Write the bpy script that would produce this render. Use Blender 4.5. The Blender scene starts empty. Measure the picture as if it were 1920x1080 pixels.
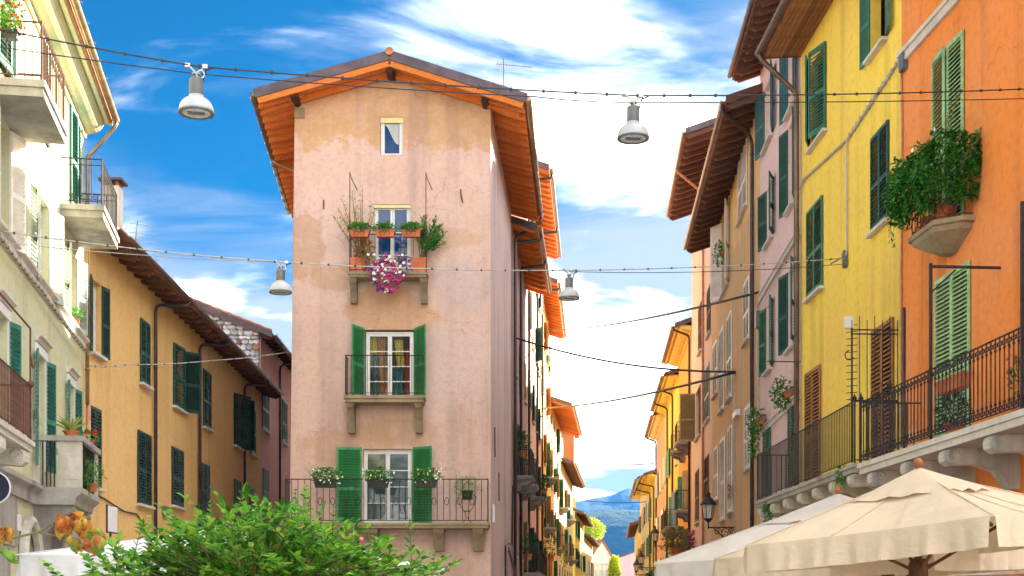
import bpy, math, random
from mathutils import Vector, Matrix, noise
random.seed(7)
R = math.radians
S = bpy.context.scene
COL = S.collection

# ------------------------------------------------------------------ camera, sky, sun, exposure
F, CX, CY, EYE = 2500.0, 960.0, 1150.0, 1.6
cam_d = bpy.data.cameras.new("camera"); cam = bpy.data.objects.new("camera", cam_d); COL.objects.link(cam)
cam.location = (0, 0, EYE); cam.rotation_euler = (R(90), 0, 0)
cam_d.sensor_width = 36; cam_d.lens = 36 * F / 1920; cam_d.shift_y = (CY - 540) / 1920
cam_d.clip_start = .1; cam_d.clip_end = 20000
S.camera = cam
SUN_EL, SUN_AZ = R(22.5), math.atan2(.7, .71)
sun_dir = Vector((math.sin(SUN_AZ) * math.cos(SUN_EL), math.cos(SUN_AZ) * math.cos(SUN_EL), math.sin(SUN_EL)))
sd = bpy.data.lights.new("sun", 'SUN'); sd.energy = 3.0; sd.angle = R(.5); sd.color = (1, .9, .72)
so = bpy.data.objects.new("sun", sd); COL.objects.link(so)
so.rotation_euler = (-sun_dir).to_track_quat('-Z', 'Y').to_euler(); so.location = sun_dir * 60
S.view_settings.view_transform = 'Standard'; S.view_settings.look = 'None'
S.view_settings.gamma = 1; S.view_settings.exposure = 3.65; S.view_settings.use_curve_mapping = False
S.cycles.use_denoising = True; S.cycles.max_bounces = 8; S.cycles.diffuse_bounces = 4; S.cycles.transparent_max_bounces = 12
S.cycles.volume_bounces = 0; S.cycles.sample_clamp_indirect = 6

W = bpy.data.worlds.new("World"); S.world = W; W.use_nodes = True


class NT:
    def __init__(s, tree):
        s.t = tree
    def n(s, typ, ins=None, **kw):
        nd = s.t.nodes.new('ShaderNode' + typ)
        for k, v in kw.items(): setattr(nd, k, v)
        for k, v in (ins or {}).items(): s.set(nd.inputs[k], v)
        return nd
    def set(s, sock, v):
        if isinstance(v, bpy.types.NodeSocket): s.t.links.new(v, sock)
        elif isinstance(v, bpy.types.Node): s.t.links.new(v.outputs[0], sock)
        else:
            try: sock.default_value = v
            except Exception: sock.default_value = (*v, 1)
    def math(s, op, a, b=0.0, clamp=False):
        nd = s.n('Math', {0: a, 1: b}, operation=op); nd.use_clamp = clamp; return nd.outputs[0]
    def vmath(s, op, a, b=(0, 0, 0)):
        nd = s.n('VectorMath', {0: a, 1: b}, operation=op)
        return nd.outputs['Value'] if op in ('LENGTH', 'DOT_PRODUCT', 'DISTANCE') else nd.outputs[0]
    def noise(s, vec, scale, detail=4, rough=.55, dist=0.0):
        nd = s.n('TexNoise', {'Scale': scale, 'Detail': detail, 'Roughness': rough, 'Distortion': dist})
        if vec is not None: s.set(nd.inputs['Vector'], vec)
        return nd.outputs['Fac']
    def step(s, v, lo, hi, a=0.0, b=1.0):
        nd = s.n('MapRange', {'Value': v, 'From Min': lo, 'From Max': hi, 'To Min': a, 'To Max': b}, interpolation_type='SMOOTHSTEP')
        return nd.outputs[0]
    def mix(s, f, a, b, mode='MIX'):
        nd = s.n('Mix', data_type='RGBA', blend_type=mode)
        s.set(nd.inputs[0], f); s.set(nd.inputs[6], a); s.set(nd.inputs[7], b)
        return nd.outputs[2]
    def mapping(s, vec, loc=(0, 0, 0), rot=(0, 0, 0), scale=(1, 1, 1)):
        return s.n('Mapping', {'Vector': vec, 'Location': loc, 'Rotation': rot, 'Scale': scale}).outputs[0]


w = NT(W.node_tree)
for nd in list(W.node_tree.nodes): W.node_tree.nodes.remove(nd)
sky = w.n('TexSky', sky_type='NISHITA'); sky.sun_disc = False; sky.sun_elevation = SUN_EL; sky.sun_rotation = SUN_AZ
sky.air_density = 1.0; sky.dust_density = .3; sky.ozone_density = 4.0; sky.altitude = 200
tc = w.n('TexCoord').outputs['Generated']
sep = w.n('SeparateXYZ', {0: tc})
hz = w.math('ADD', w.math('MAXIMUM', sep.outputs[2], 0.0), .22)
pv = w.n('CombineXYZ', {0: w.math('DIVIDE', sep.outputs[0], hz), 1: w.math('DIVIDE', sep.outputs[1], hz), 2: 0.0}).outputs[0]
pm = w.mapping(pv, loc=(-4.41, -5.66, 3.4), rot=(0, 0, R(-28)), scale=(.75, 1.15, 1))
n1 = w.noise(pm, .85, 3, .5, .4)
n2 = w.noise(w.mapping(pv, loc=(-5.96, 3.4, -4.57), rot=(0, 0, R(-35)), scale=(1.0, 2.2, 1)), 2.6, 8, .6, .8)
cl = w.math('ADD', w.math('MULTIPLY', n1, .72), w.math('MULTIPLY', n2, .34))
low = w.step(sep.outputs[2], .36, .10, 0.0, .22)                      # the cloud deck thickens towards the horizon
east = w.math('MULTIPLY', sep.outputs[0], .16)                        # and towards the sun's side
mask = w.step(w.math('ADD', w.math('ADD', cl, low), east), .40, .62)
shade = w.noise(w.mapping(pv, loc=(1, 3, 0), scale=(1, 1.6, 1)), 2.1, 6, .55, .3)
ccol = w.mix(w.step(shade, .43, .64), (.80, .90, 1.02), (9.4, 9.2, 8.9))
blue = w.mix(1.0, sky.outputs[0], (.006, .098, .136), 'MULTIPLY')
bg = w.n('Background', {'Color': w.mix(w.math('POWER', mask, 1.25), blue, ccol), 'Strength': .07})
w.t.links.new(bg.outputs[0], w.n('OutputWorld').inputs[0])

# ------------------------------------------------------------------ materials
M = {}
def newmat(name):
    m = bpy.data.materials.new(name); m.use_nodes = True
    t = m.node_tree
    for nd in list(t.nodes): t.nodes.remove(nd)
    g = NT(t); out = g.n('OutputMaterial'); M[name] = m
    return m, g, out
def c4(c): return (c[0], c[1], c[2], 1)
def dk(c, k): return tuple(x * k for x in c[:3])

def simple(name, c, rough=.6, metal=0.0, var=.18, scale=6.0, bump=.15, spec=.4, bscale=40, rnd=.0):
    m, g, out = newmat(name)
    oc = g.n('TexCoord').outputs['Object']
    f = g.step(g.noise(oc, scale, 5), .3, .7)
    col = g.mix(f, c4(dk(c, 1 - var)), c4(dk(c, 1 + var * .6)))
    if rnd:
        r = g.n('ObjectInfo').outputs['Random']
        col = g.mix(1.0, col, g.mix(r, c4((1 - rnd,) * 3), c4((1 + rnd,) * 3)), 'MULTIPLY')
    b = g.n('BsdfPrincipled', {'Base Color': col, 'Roughness': g.step(g.noise(oc, scale * 3, 3), .2, .8, rough - .1, rough + .1), 'Metallic': metal, 'Specular IOR Level': spec})
    if bump:
        bp = g.n('Bump', {'Height': g.noise(oc, bscale, 4), 'Strength': bump, 'Distance': .02})
        g.set(b.inputs['Normal'], bp.outputs[0])
    g.t.links.new(b.outputs[0], out.inputs[0])
    return m

def stucco(name, c, c2=None, streak=.22, bump=.35, blotch=.55, sc=.45, patches=(), top=None, crack=0.0):
    """plaster with blotches, rain streaks, grain; patches = [(u, z, ru, rz, colour)] repaired or bare areas"""
    m, g, out = newmat(name)
    oc = g.n('TexCoord').outputs['Object']
    c2 = c2 or dk(c, .78)
    f = g.step(g.noise(oc, sc, 9, .62, .5), .38, .66)
    col = g.mix(g.math('MULTIPLY', f, blotch), c4(c), c4(c2))
    warp = g.noise(oc, 1.1, 8, .65)
    fine = g.noise(oc, 7, 6, .6)
    for (u, z, ru, rz, pc) in patches:
        d = g.vmath('LENGTH', g.vmath('MULTIPLY', g.vmath('SUBTRACT', oc, (u, 0, z)), (1 / ru, 0, 1 / rz)))
        d = g.math('ADD', d, g.math('MULTIPLY', g.math('SUBTRACT', warp, .5), 2.1))
        d = g.math('ADD', d, g.math('MULTIPLY', g.math('SUBTRACT', fine, .5), .55))
        k = g.step(d, 1.0, .80)
        col = g.mix(g.math('MULTIPLY', k, .55), col, c4(pc))
    if top:
        z = g.n('SeparateXYZ', {0: oc}).outputs[2]
        k = g.step(g.math('ADD', g.math('ADD', z, g.math('MULTIPLY', g.math('SUBTRACT', warp, .5), 3.0)), g.math('MULTIPLY', g.math('SUBTRACT', fine, .5), .7)), top[0] - .16, top[0] + .16, 0, .85)
        col = g.mix(k, col, g.mix(g.step(g.noise(oc, 1.7, 8, .7), .35, .7), c4(top[1]), c4((top[1][0] * 1.1, top[1][1] * 1.25, top[1][2] * 1.7))))
    col = g.mix(g.step(fine, .45, .70, 0, .34), col, c4(dk(c, .58)))
    col = g.mix(g.step(g.noise(oc, 2.6, 9, .7, .6), .5, .68, 0, .3), col, c4((min(1, c[0] * 1.12), min(1, c[1] * 1.14), min(1, c[2] * 1.18))))
    st = g.math('MULTIPLY', g.noise(g.mapping(oc, scale=(1.7, 1.7, .07)), 1.0, 5, .6), g.math('ADD', g.noise(oc, .35, 3), .5))
    col = g.mix(g.step(st, .46, .74, 0, streak * 1.5), col, c4((c[0] * .42, c[1] * .42, c[2] * .45)))
    speck = g.noise(oc, 34, 3, .6)
    col = g.mix(g.step(speck, .66, .74, 0, .35), col, c4(dk(c, .45)))
    if crack:
        dv = g.vmath('ADD', oc, g.vmath('MULTIPLY', g.n('TexNoise', {'Vector': oc, 'Scale': 1.6, 'Detail': 6}).outputs['Color'], (.9, .9, .9)))
        ve = g.n('TexVoronoi', {'Vector': dv, 'Scale': .55}, feature='DISTANCE_TO_EDGE').outputs['Distance']
        ck = g.math('MULTIPLY', g.step(ve, .012, .0), g.step(g.noise(oc, .5, 3), .5, .6))
        col = g.mix(g.math('MULTIPLY', ck, crack), col, c4(dk(c, .4)))
    b = g.n('BsdfPrincipled', {'Base Color': col, 'Roughness': .92, 'Specular IOR Level': .2})
    h = g.math('ADD', g.math('MULTIPLY', g.noise(oc, 2.2, 6, .6), 1.0), g.math('MULTIPLY', g.noise(oc, 24, 6, .7), .6))
    g.set(b.inputs['Normal'], g.n('Bump', {'Height': h, 'Strength': bump, 'Distance': .05}).outputs[0])
    g.t.links.new(b.outputs[0], out.inputs[0])
    return m

def wood(name, c, c2, rough=.7, axis=(1, 12, 12), rnd=.25):
    m, g, out = newmat(name)
    oc = g.n('TexCoord').outputs['Object']
    r = g.n('ObjectInfo').outputs['Random']
    gr = g.noise(g.mapping(oc, scale=axis), 3.0, 6, .6, .6)
    col = g.mix(g.step(gr, .3, .7), c4(c), c4(c2))
    col = g.mix(1.0, col, g.mix(r, c4((1 - rnd,) * 3), c4((1 + rnd * .5,) * 3)), 'MULTIPLY')
    b = g.n('BsdfPrincipled', {'Base Color': col, 'Roughness': rough, 'Specular IOR Level': .25})
    g.set(b.inputs['Normal'], g.n('Bump', {'Height': gr, 'Strength': .3, 'Distance': .02}).outputs[0])
    g.t.links.new(b.outputs[0], out.inputs[0])
    return m

def leafmat(name, cols, transl=.35):
    m, g, out = newmat(name)
    geo = g.n('NewGeometry').outputs['Random Per Island']
    rnd = g.n('ObjectInfo').outputs['Random']
    f = g.math('FRACT', g.math('ADD', geo, g.math('MULTIPLY', rnd, 3.7)))
    rp = g.n('ValToRGB', {0: f})
    el = rp.color_ramp.elements
    for i, c in enumerate(cols):
        e = el[i] if i < 2 else el.new(1)
        e.position = i / max(1, len(cols) - 1); e.color = c4(c)
    b = g.n('BsdfPrincipled', {'Base Color': rp.outputs[0], 'Roughness': .45, 'Specular IOR Level': .4})
    t = g.n('BsdfTranslucent', {'Color': rp.outputs[0]})
    mx = g.n('MixShader', {0: transl}); g.t.links.new(b.outputs[0], mx.inputs[1]); g.t.links.new(t.outputs[0], mx.inputs[2])
    g.t.links.new(mx.outputs[0], out.inputs[0])
    return m

def glassy(name, c, rough=.04, spec=.9):
    m, g, out = newmat(name)
    oc = g.n('TexCoord').outputs['Object']
    b = g.n('BsdfPrincipled', {'Base Color': c4(c), 'Roughness': rough, 'Specular IOR Level': spec, 'IOR': 1.5})
    g.set(b.inputs['Normal'], g.n('Bump', {'Height': g.noise(oc, 1.6, 2), 'Strength': .12, 'Distance': .02}).outputs[0])
    g.t.links.new(b.outputs[0], out.inputs[0]); return m

def fabric(name, c, transl=.35, sc=1.4):
    m, g, out = newmat(name)
    oc = g.n('TexCoord').outputs['Object']
    f = g.step(g.noise(oc, sc, 5, .6, 1.0), .3, .7)
    col = g.mix(f, c4(dk(c, .88)), c4(c))
    b = g.n('BsdfPrincipled', {'Base Color': col, 'Roughness': .85, 'Specular IOR Level': .15})
    h = g.math('ADD', g.noise(g.mapping(oc, scale=(1, 1, 2)), 5, 3, .5, 1.5), g.math('MULTIPLY', g.noise(oc, 160, 2), .1))
    bp = g.n('Bump', {'Height': h, 'Strength': .35, 'Distance': .04})
    g.set(b.inputs['Normal'], bp.outputs[0])
    t = g.n('BsdfTranslucent', {'Color': col})
    mx = g.n('MixShader', {0: transl}); g.t.links.new(b.outputs[0], mx.inputs[1]); g.t.links.new(t.outputs[0], mx.inputs[2])
    g.t.links.new(mx.outputs[0], out.inputs[0]); return m

# plasters
OR = (.56, .27, .085)
stucco('plaster_old_pink', (.69, .485, .41), (.62, .40, .32), crack=.5, streak=.26, bump=.8, blotch=.7, sc=.38, top=(15.6, (.58, .33, .14)),
       patches=[(.45, 12.6, .75, 1.0, (.47, .26, .13)), (1.3, 11.6, .7, .5, (.5, .28, .14)), (3.0, 10.6, 1.6, .75, (.60, .31, .11)),
                (2.0, 6.6, 1.6, .7, (.58, .33, .18)), (3.2, 7.0, 1.4, .5, (.52, .33, .2)), (1.0, 3.2, 3.0, .5, (.5, .3, .2)), (4.8, 12.9, 1.1, .35, (.6, .36, .2)),
                (5.2, 8.8, 1.2, 1.6, (.64, .48, .44)), (.5, 9.1, .9, .6, (.68, .48, .38)), (5.2, 11.4, 1.0, .9, (.55, .43, .41))])
stucco('plaster_old_side', (.68, .53, .50), (.58, .44, .42), streak=.35, bump=.5)
stucco('plaster_lilac', (.46, .33, .32), (.38, .27, .26), streak=.4)
stucco('plaster_ochre_left', (.80, .52, .21), (.70, .43, .15), streak=.14, blotch=.4, sc=.3)
stucco('plaster_cream', (.62, .57, .33), (.46, .56, .47), streak=.15, blotch=.5, sc=.3)
stucco('plaster_rose', (.74, .43, .37), (.64, .35, .30), streak=.2)
stucco('plaster_yellow', (.95, .67, .10), (.90, .58, .13), streak=.24, blotch=.75, sc=.35, crack=.3)
stucco('plaster_orange', (.88, .27, .055), (.84, .31, .12), streak=.3, blotch=.75, sc=.35, crack=.3, patches=[(.5, 4.6, .5, .5, (.75, .5, .3)), (.35, 6.5, .35, .9, (.8, .33, .14))])
stucco('plaster_palepink', (.78, .56, .51), (.72, .50, .46), streak=.12, blotch=.4)
stucco('plaster_tan', (.72, .48, .24), (.64, .41, .19), streak=.2, top=(14.6, (.82, .52, .16)), blotch=.4)
stucco('plaster_rosetan', (.74, .54, .41), (.66, .47, .35), streak=.2)
stucco('plaster_apricot', (.78, .36, .10), (.66, .30, .08), streak=.15)
stucco('plaster_lemon', (.80, .58, .16), (.74, .50, .12), streak=.15)
stucco('plaster_butter', (.78, .62, .30), (.70, .52, .22), streak=.2)
stucco('plaster_salmon', (.70, .36, .25), (.62, .3, .2), streak=.2)
stucco('plaster_mauve', (.52, .38, .50), (.45, .33, .44), streak=.1)
stucco('plaster_white', (.72, .68, .60), (.62, .58, .5), streak=.25)
stucco('stone_grey', (.42, .40, .36), (.26, .24, .2), streak=.5, bump=.6, sc=1.3)
stucco('stone_pale', (.62, .58, .50), (.42, .37, .28), streak=.45, bump=.5, sc=1.5)
stucco('stone_brown', (.36, .28, .18), (.24, .19, .12), streak=.4, bump=.6, sc=2)
stucco('marble', (.66, .61, .54), (.56, .49, .42), streak=.25, bump=.25, sc=1.2)
stucco('soffit_shell', (.42, .42, .42), (.34, .34, .33), streak=.2)
stucco('mortar', (.26, .25, .24), (.17, .16, .15))
# woods, paints, metals
wood('timber_orange', (.78, .25, .04), (.52, .14, .025), axis=(12, 1, 12))
wood('timber_boards', (.85, .36, .08), (.66, .22, .05), axis=(12, 1, 12), rnd=.3)
wood('timber_brown', (.19, .085, .05), (.10, .045, .028), axis=(12, 1, 12))
wood('timber_brown_boards', (.27, .14, .09), (.15, .075, .05), axis=(2, 8, 8))
wood('timber_plank', (.42, .19, .075), (.20, .09, .05), axis=(1, 12, 12), rnd=.4)
wood('log_dark', (.09, .035, .018), (.05, .02, .012), axis=(8, 1, 8))
wood('timber_umbrella', (.16, .06, .025), (.08, .03, .015), axis=(4, 4, 1))
simple('knob_wood', (.30, .09, .02), .35, var=.4, bump=.05)
simple('green_bright', (.04, .27, .09), .5, var=.34, scale=4, rnd=.08)
simple('green_teal', (.022, .19, .145), .5, var=.34, scale=4, rnd=.08)
simple('green_mid', (.03, .16, .10), .5, var=.34, scale=4, rnd=.1)
simple('green_dark', (.012, .055, .045), .5, var=.25, scale=3, rnd=.12)
simple('green_deep', (.012, .085, .065), .5, var=.25, scale=3, rnd=.12)
simple('green_light', (.34, .54, .27), .5, var=.34, scale=4, rnd=.08)
simple('teal_dark', (.014, .115, .13), .5, var=.2, scale=3, rnd=.1)
simple('shutter_white', (.88, .86, .78), .55, var=.12, scale=3, rnd=.08)
simple('shutter_grey', (.42, .47, .44), .6, var=.15, scale=3, rnd=.08)
simple('shutter_brown', (.36, .15, .05), .55, var=.25, scale=4, rnd=.12)
simple('shutter_umber', (.22, .12, .06), .6, var=.25, scale=4, rnd=.12)
simple('shutter_khaki', (.36, .26, .11), .6, var=.15, scale=4, rnd=.1)
simple('shutter_blue', (.16, .25, .36), .6, var=.15, scale=4, rnd=.1)
simple('frame_white', (.72, .72, .70), .5, var=.08, bump=.05)
simple('frame_cream', (.72, .60, .30), .5, var=.1, bump=.05)
simple('iron', (.035, .03, .032), .55, .3, var=.4, scale=14, bump=.3)
simple('iron_rust', (.13, .05, .035), .8, .1, var=.45, scale=18, bump=.3)
simple('gutter_brown', (.17, .115, .085), .38, .5, var=.25, scale=3, bump=.05, spec=.6)
simple('gutter_dark', (.055, .04, .045), .4, .4, var=.3, scale=3, bump=.05, spec=.6)
simple('gutter_copper', (.34, .24, .13), .35, .6, var=.25, scale=3, bump=.05)
simple('pipe_peach', (.55, .25, .14), .6, var=.2, bump=.1)
simple('fascia', (.10, .075, .085), .45, .4, var=.3, scale=2, bump=.08)
simple('tile_roof', (.42, .16, .07), .85, var=.4, scale=3, bump=.4, rnd=.25)
simple('terracotta', (.55, .16, .06), .8, var=.2, scale=5, bump=.1, rnd=.1)
simple('planter_black', (.02, .024, .022), .5, var=.3, bump=.1)
simple('cable', (.03, .03, .036), .6, var=.2, bump=0)
simple('cable_pale', (.42, .40, .37), .6, var=.2, bump=.1)
simple('steel', (.48, .48, .47), .4, .7, var=.2, bump=.05)
simple('lamp_grey', (.13, .145, .15), .45, .2, var=.15, bump=.05)
simple('lamp_white', (.42, .43, .46), .35, var=.05, bump=0)
simple('lamp_glass', (.5, .55, .58), .25, var=.15, bump=.1)
simple('plastic_white', (.72, .72, .72), .45, var=.05, bump=0)
simple('sign_navy', (.01, .014, .05), .4, var=.1, bump=0)
simple('lantern_glass', (.55, .52, .46), .3, var=.1, bump=.05)
simple('bark', (.16, .10, .06), .9, var=.4, scale=12, bump=.6)
simple('twig', (.16, .14, .05), .8, var=.3, scale=12, bump=.2)
simple('soil', (.05, .03, .02), .95, var=.4, bump=.5)
simple('dark_room', (.012, .012, .014), .9, var=.2, bump=0)
simple('flag_blue', (.03, .06, .22), .8, var=.1, bump=0)
for k, c in dict(red=(.65, .04, .03), magenta=(.48, .02, .20), white=(.85, .83, .80), violet=(.10, .02, .20), pinkish=(.72, .16, .22)).items():
    simple('petal_' + k, c, .6, var=.2, scale=20, bump=0)
for k, c in dict(yellow=(.72, .55, .10), orange=(.62, .26, .10), red=(.50, .05, .02), teal=(.05, .22, .24), sheer=(.62, .66, .66)).items():
    fabric('curtain_' + k, c, .3, 4)
fabric('canvas_cream', (.72, .57, .40), .2)
fabric('canvas_white', (.70, .64, .57), .25)
fabric('canvas_snow', (.80, .80, .84), .25)
glassy('pane_sky_tint', (.008, .05, .16), .05, .3)  # sky reflection put into the base colour as deep blue, gloss kept low
glassy('pane_dark', (.03, .05, .05), .05, .9)
glassy('pane_pale', (.05, .075, .075), .05, .6)
m, g, out = newmat('pane_clear')
tr = g.n('BsdfTransparent', {'Color': (.93, .96, .96, 1)}); gl = g.n('BsdfGlossy', {'Color': (.9, .9, .9, 1), 'Roughness': .03})
fr = g.n('Fresnel', {'IOR': 1.18}); mx = g.n('MixShader', {0: fr.outputs[0]})
g.t.links.new(tr.outputs[0], mx.inputs[1]); g.t.links.new(gl.outputs[0], mx.inputs[2]); g.t.links.new(mx.outputs[0], out.inputs[0])
leafmat('leaf_tree', [(.02, .11, .012), (.05, .22, .02), (.09, .32, .025), (.16, .42, .03), (.26, .48, .04), (.36, .46, .05)], .5)
leafmat('leaf_ivy', [(.015, .09, .012), (.04, .21, .02), (.09, .32, .03)], .25)
leafmat('leaf_box', [(.04, .17, .02), (.09, .30, .03), (.18, .38, .05)], .3)
leafmat('leaf_dark', [(.015, .06, .02), (.03, .12, .03)], .25)
leafmat('leaf_sparse', [(.14, .24, .03), (.30, .38, .05), (.42, .40, .06)], .3)
leafmat('leaf_dry', [(.28, .12, .03), (.42, .22, .06), (.20, .08, .02)], .2)
leafmat('leaf_autumn', [(.45, .12, .02), (.55, .22, .04), (.30, .08, .02), (.35, .28, .04)], .35)
leafmat('leaf_far', [(.22, .32, .02), (.45, .50, .03), (.30, .42, .03)], .4)
leafmat('leaf_far_grey', [(.10, .13, .05), (.2, .2, .09), (.28, .2, .1)], .3)
leafmat('leaf_agave', [(.12, .28, .05), (.40, .42, .10)], .2)


# ------------------------------------------------------------------ mesh builder
class MB:
    def __init__(s): s.v = []; s.f = []
    def add(s, vs, fs):
        o = len(s.v); s.v += [tuple(p) for p in vs]; s.f += [tuple(i + o for i in q) for q in fs]; return s
    def box(s, x0, x1, y0, y1, z0, z1):
        return s.add([(x0, y0, z0), (x1, y0, z0), (x1, y1, z0), (x0, y1, z0), (x0, y0, z1), (x1, y0, z1), (x1, y1, z1), (x0, y1, z1)],
                     [(0, 3, 2, 1), (4, 5, 6, 7), (0, 1, 5, 4), (1, 2, 6, 5), (2, 3, 7, 6), (3, 0, 4, 7)])
    def obox(s, c, ax, ay, az):
        c = Vector(c); ax, ay, az = Vector(ax), Vector(ay), Vector(az); vs = []
        for k in (-1, 1):
            for i, j in ((-1, -1), (1, -1), (1, 1), (-1, 1)): vs.append(c + ax * i + ay * j + az * k)
        return s.add(vs, [(0, 3, 2, 1), (4, 5, 6, 7), (0, 1, 5, 4), (1, 2, 6, 5), (2, 3, 7, 6), (3, 0, 4, 7)])
    def tube(s, pts, r, n=6, caps=True):
        pts = [Vector(p) for p in pts]; m = len(pts)
        rs = r if isinstance(r, (list, tuple)) else [r] * m
        t0 = (pts[1] - pts[0]).normalized()
        up = Vector((0, 0, 1)) if abs(t0.z) < .95 else Vector((1, 0, 0))
        a = t0.cross(up).normalized(); vs = []
        for i, p in enumerate(pts):
            t = (pts[min(i + 1, m - 1)] - pts[max(i - 1, 0)]).normalized()
            a = (a - t * a.dot(t)).normalized(); b = t.cross(a)
            for k in range(n):
                q = 2 * math.pi * k / n
                vs.append(p + (a * math.cos(q) + b * math.sin(q)) * rs[i])
        fs = [(i * n + k, i * n + (k + 1) % n, (i + 1) * n + (k + 1) % n, (i + 1) * n + k) for i in range(m - 1) for k in range(n)]
        if caps: fs += [tuple(range(n))[::-1], tuple((m - 1) * n + k for k in range(n))]
        return s.add(vs, fs)
    def lathe(s, prof, n=16, c=(0, 0, 0), M_=None, caps=True):
        vs = []
        for r, z in prof:
            for k in range(n):
                q = 2 * math.pi * k / n; p = Vector((r * math.cos(q), r * math.sin(q), z))
                vs.append((M_ @ p if M_ else p) + Vector(c))
        m = len(prof)
        fs = [(i * n + k, i * n + (k + 1) % n, (i + 1) * n + (k + 1) % n, (i + 1) * n + k) for i in range(m - 1) for k in range(n)]
        if caps: fs += [tuple(range(n))[::-1], tuple((m - 1) * n + k for k in range(n))]
        return s.add(vs, fs)
    def prism(s, poly, x0, x1):
        """poly of (y, z) swept along x"""
        n = len(poly)
        vs = [(x0, y, z) for y, z in poly] + [(x1, y, z) for y, z in poly]
        fs = [(i, (i + 1) % n, n + (i + 1) % n, n + i) for i in range(n)] + [tuple(range(n))[::-1], tuple(range(n, 2 * n))]
        return s.add(vs, fs)
    def leaf(s, p, d, nrm, L, w_):
        d = Vector(d).normalized(); p = Vector(p); sd_ = d.cross(Vector(nrm))
        if sd_.length < 1e-4: sd_ = d.cross(Vector((.3, .5, .8)))
        sd_.normalize(); nn = sd_.cross(d)
        q = lambda a, b, c: p + d * (L * a) + sd_ * (w_ * b) + nn * (L * c)
        return s.add([p, q(.3, .42, .05), q(.65, .36, .04), q(1, 0, -.1), q(.65, -.36, .04), q(.3, -.42, .05), q(.5, 0, -.03)],
                     [(0, 6, 1), (1, 6, 2), (2, 6, 3), (3, 6, 4), (4, 6, 5), (5, 6, 0)])
    def mesh(s, name, mat, smooth=False):
        me = bpy.data.meshes.new(name); me.from_pydata(s.v, [], s.f); me.update()
        if mat: me.materials.append(M[mat])
        if smooth: me.polygons.foreach_set('use_smooth', [True] * len(me.polygons))
        return me
    def build(s, name, mat, parent=None, loc=None, rot=None, smooth=False, origin=None):
        if origin is not None:
            o_ = Vector(origin); s.v = [tuple(Vector(p) - o_) for p in s.v]; loc = o_
        return link(name, s.mesh(name, mat, smooth), parent, loc, rot)

def link(name, me, parent=None, loc=None, rot=None):
    o = bpy.data.objects.new(name, me); COL.objects.link(o)
    if parent is not None: o.parent = parent
    if loc is not None: o.location = loc
    if rot is not None: o.rotation_euler = rot
    return o
def tag(o, label=None, cat=None, group=None, kind=None):
    for k, v in (('label', label), ('category', cat), ('group', group), ('kind', kind)):
        if v: o[k] = v
    return o
def thing(name, label, cat, loc=(0, 0, 0), rotz=0, group=None):
    o = link(name, None, None, loc, (0, 0, rotz)); return tag(o, label, cat, group)
CACHE = {}
def shared(key, fn):
    if key not in CACHE: CACHE[key] = fn()
    return CACHE[key]
def P(px, py, Y): return Vector(((px - CX) / F * Y, Y, EYE + (CY - py) / F * Y))
def rnd(a, b): return random.uniform(a, b)
def arc(c, r, a0, a1, n, plane='yz'):
    out_ = []
    for i in range(n + 1):
        a = R(a0 + (a1 - a0) * i / n); p, q = r * math.cos(a), r * math.sin(a)
        out_.append({'yz': (c[0], c[1] + p, c[2] + q), 'xz': (c[0] + p, c[1], c[2] + q), 'xy': (c[0] + p, c[1] + q, c[2])}[plane])
    return out_


# ------------------------------------------------------------------ shutters, windows
def slat_mesh(wd, mat, pitch):
    def mk():
        b = MB(); c, s_ = math.cos(R(52)), math.sin(R(52)); d = pitch * .57
        b.obox((0, 0, 0), (wd / 2, 0, 0), (0, d * c, d * s_), (0, -.005 * s_, .005 * c)); return b.mesh('slat', mat)
    return shared(('slat', round(wd, 2), mat, pitch), mk)

def shutter(par, u, z0, wd, h, mat, ang=0, hinge='L', y=-.02, slats='each', pitch=.075, mid=.46):
    """one louvred leaf; local frame of a house: x along wall, -y towards the street"""
    sg = 1 if hinge == 'L' else -1
    st, th = .05, .038
    b = MB()
    X = lambda a: a if sg > 0 else -a
    def bx(a0, a1, q0, q1):
        x0, x1 = sorted((X(a0), X(a1))); b.box(x0, x1, -th, 0, q0, q1)
    bx(0, st, 0, h); bx(wd - st, wd, 0, h)
    zm = h * mid
    rails = [(0, .11), (zm - .045, zm + .045), (h - .075, h)]
    for q0, q1 in rails: bx(st, wd - st, q0, q1)
    if slats == 'panel':
        bx(st, wd - st, .11, zm - .045); bx(st, wd - st, zm + .045, h - .075)
        for q in range(2): pass
    o = b.build('shutter', mat, par, (u, y, z0), (0, 0, R(-ang * sg)))
    if slats == 'panel': return o
    xs = sg * wd / 2; wi = wd - 2 * st
    zs = []
    for q0, q1 in ((.11, zm - .045), (zm + .045, h - .075)):
        n = max(2, int((q1 - q0) / pitch)); p = (q1 - q0) / n
        zs += [q0 + p * (i + .5) for i in range(n)]
    if slats == 'each':
        me = slat_mesh(wi, mat, pitch)
        for z in zs: link('slat', me, o, (xs, -th / 2, z))
    else:
        sb = MB(); c, s_ = math.cos(R(52)), math.sin(R(52)); d = pitch * .57
        for z in zs: sb.obox((xs, -th / 2, z), (wi / 2, 0, 0), (0, d * c, d * s_), (0, -.005 * s_, .005 * c))
        tag(sb.build('slats', mat, o), kind='stuff')
    return o

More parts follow.
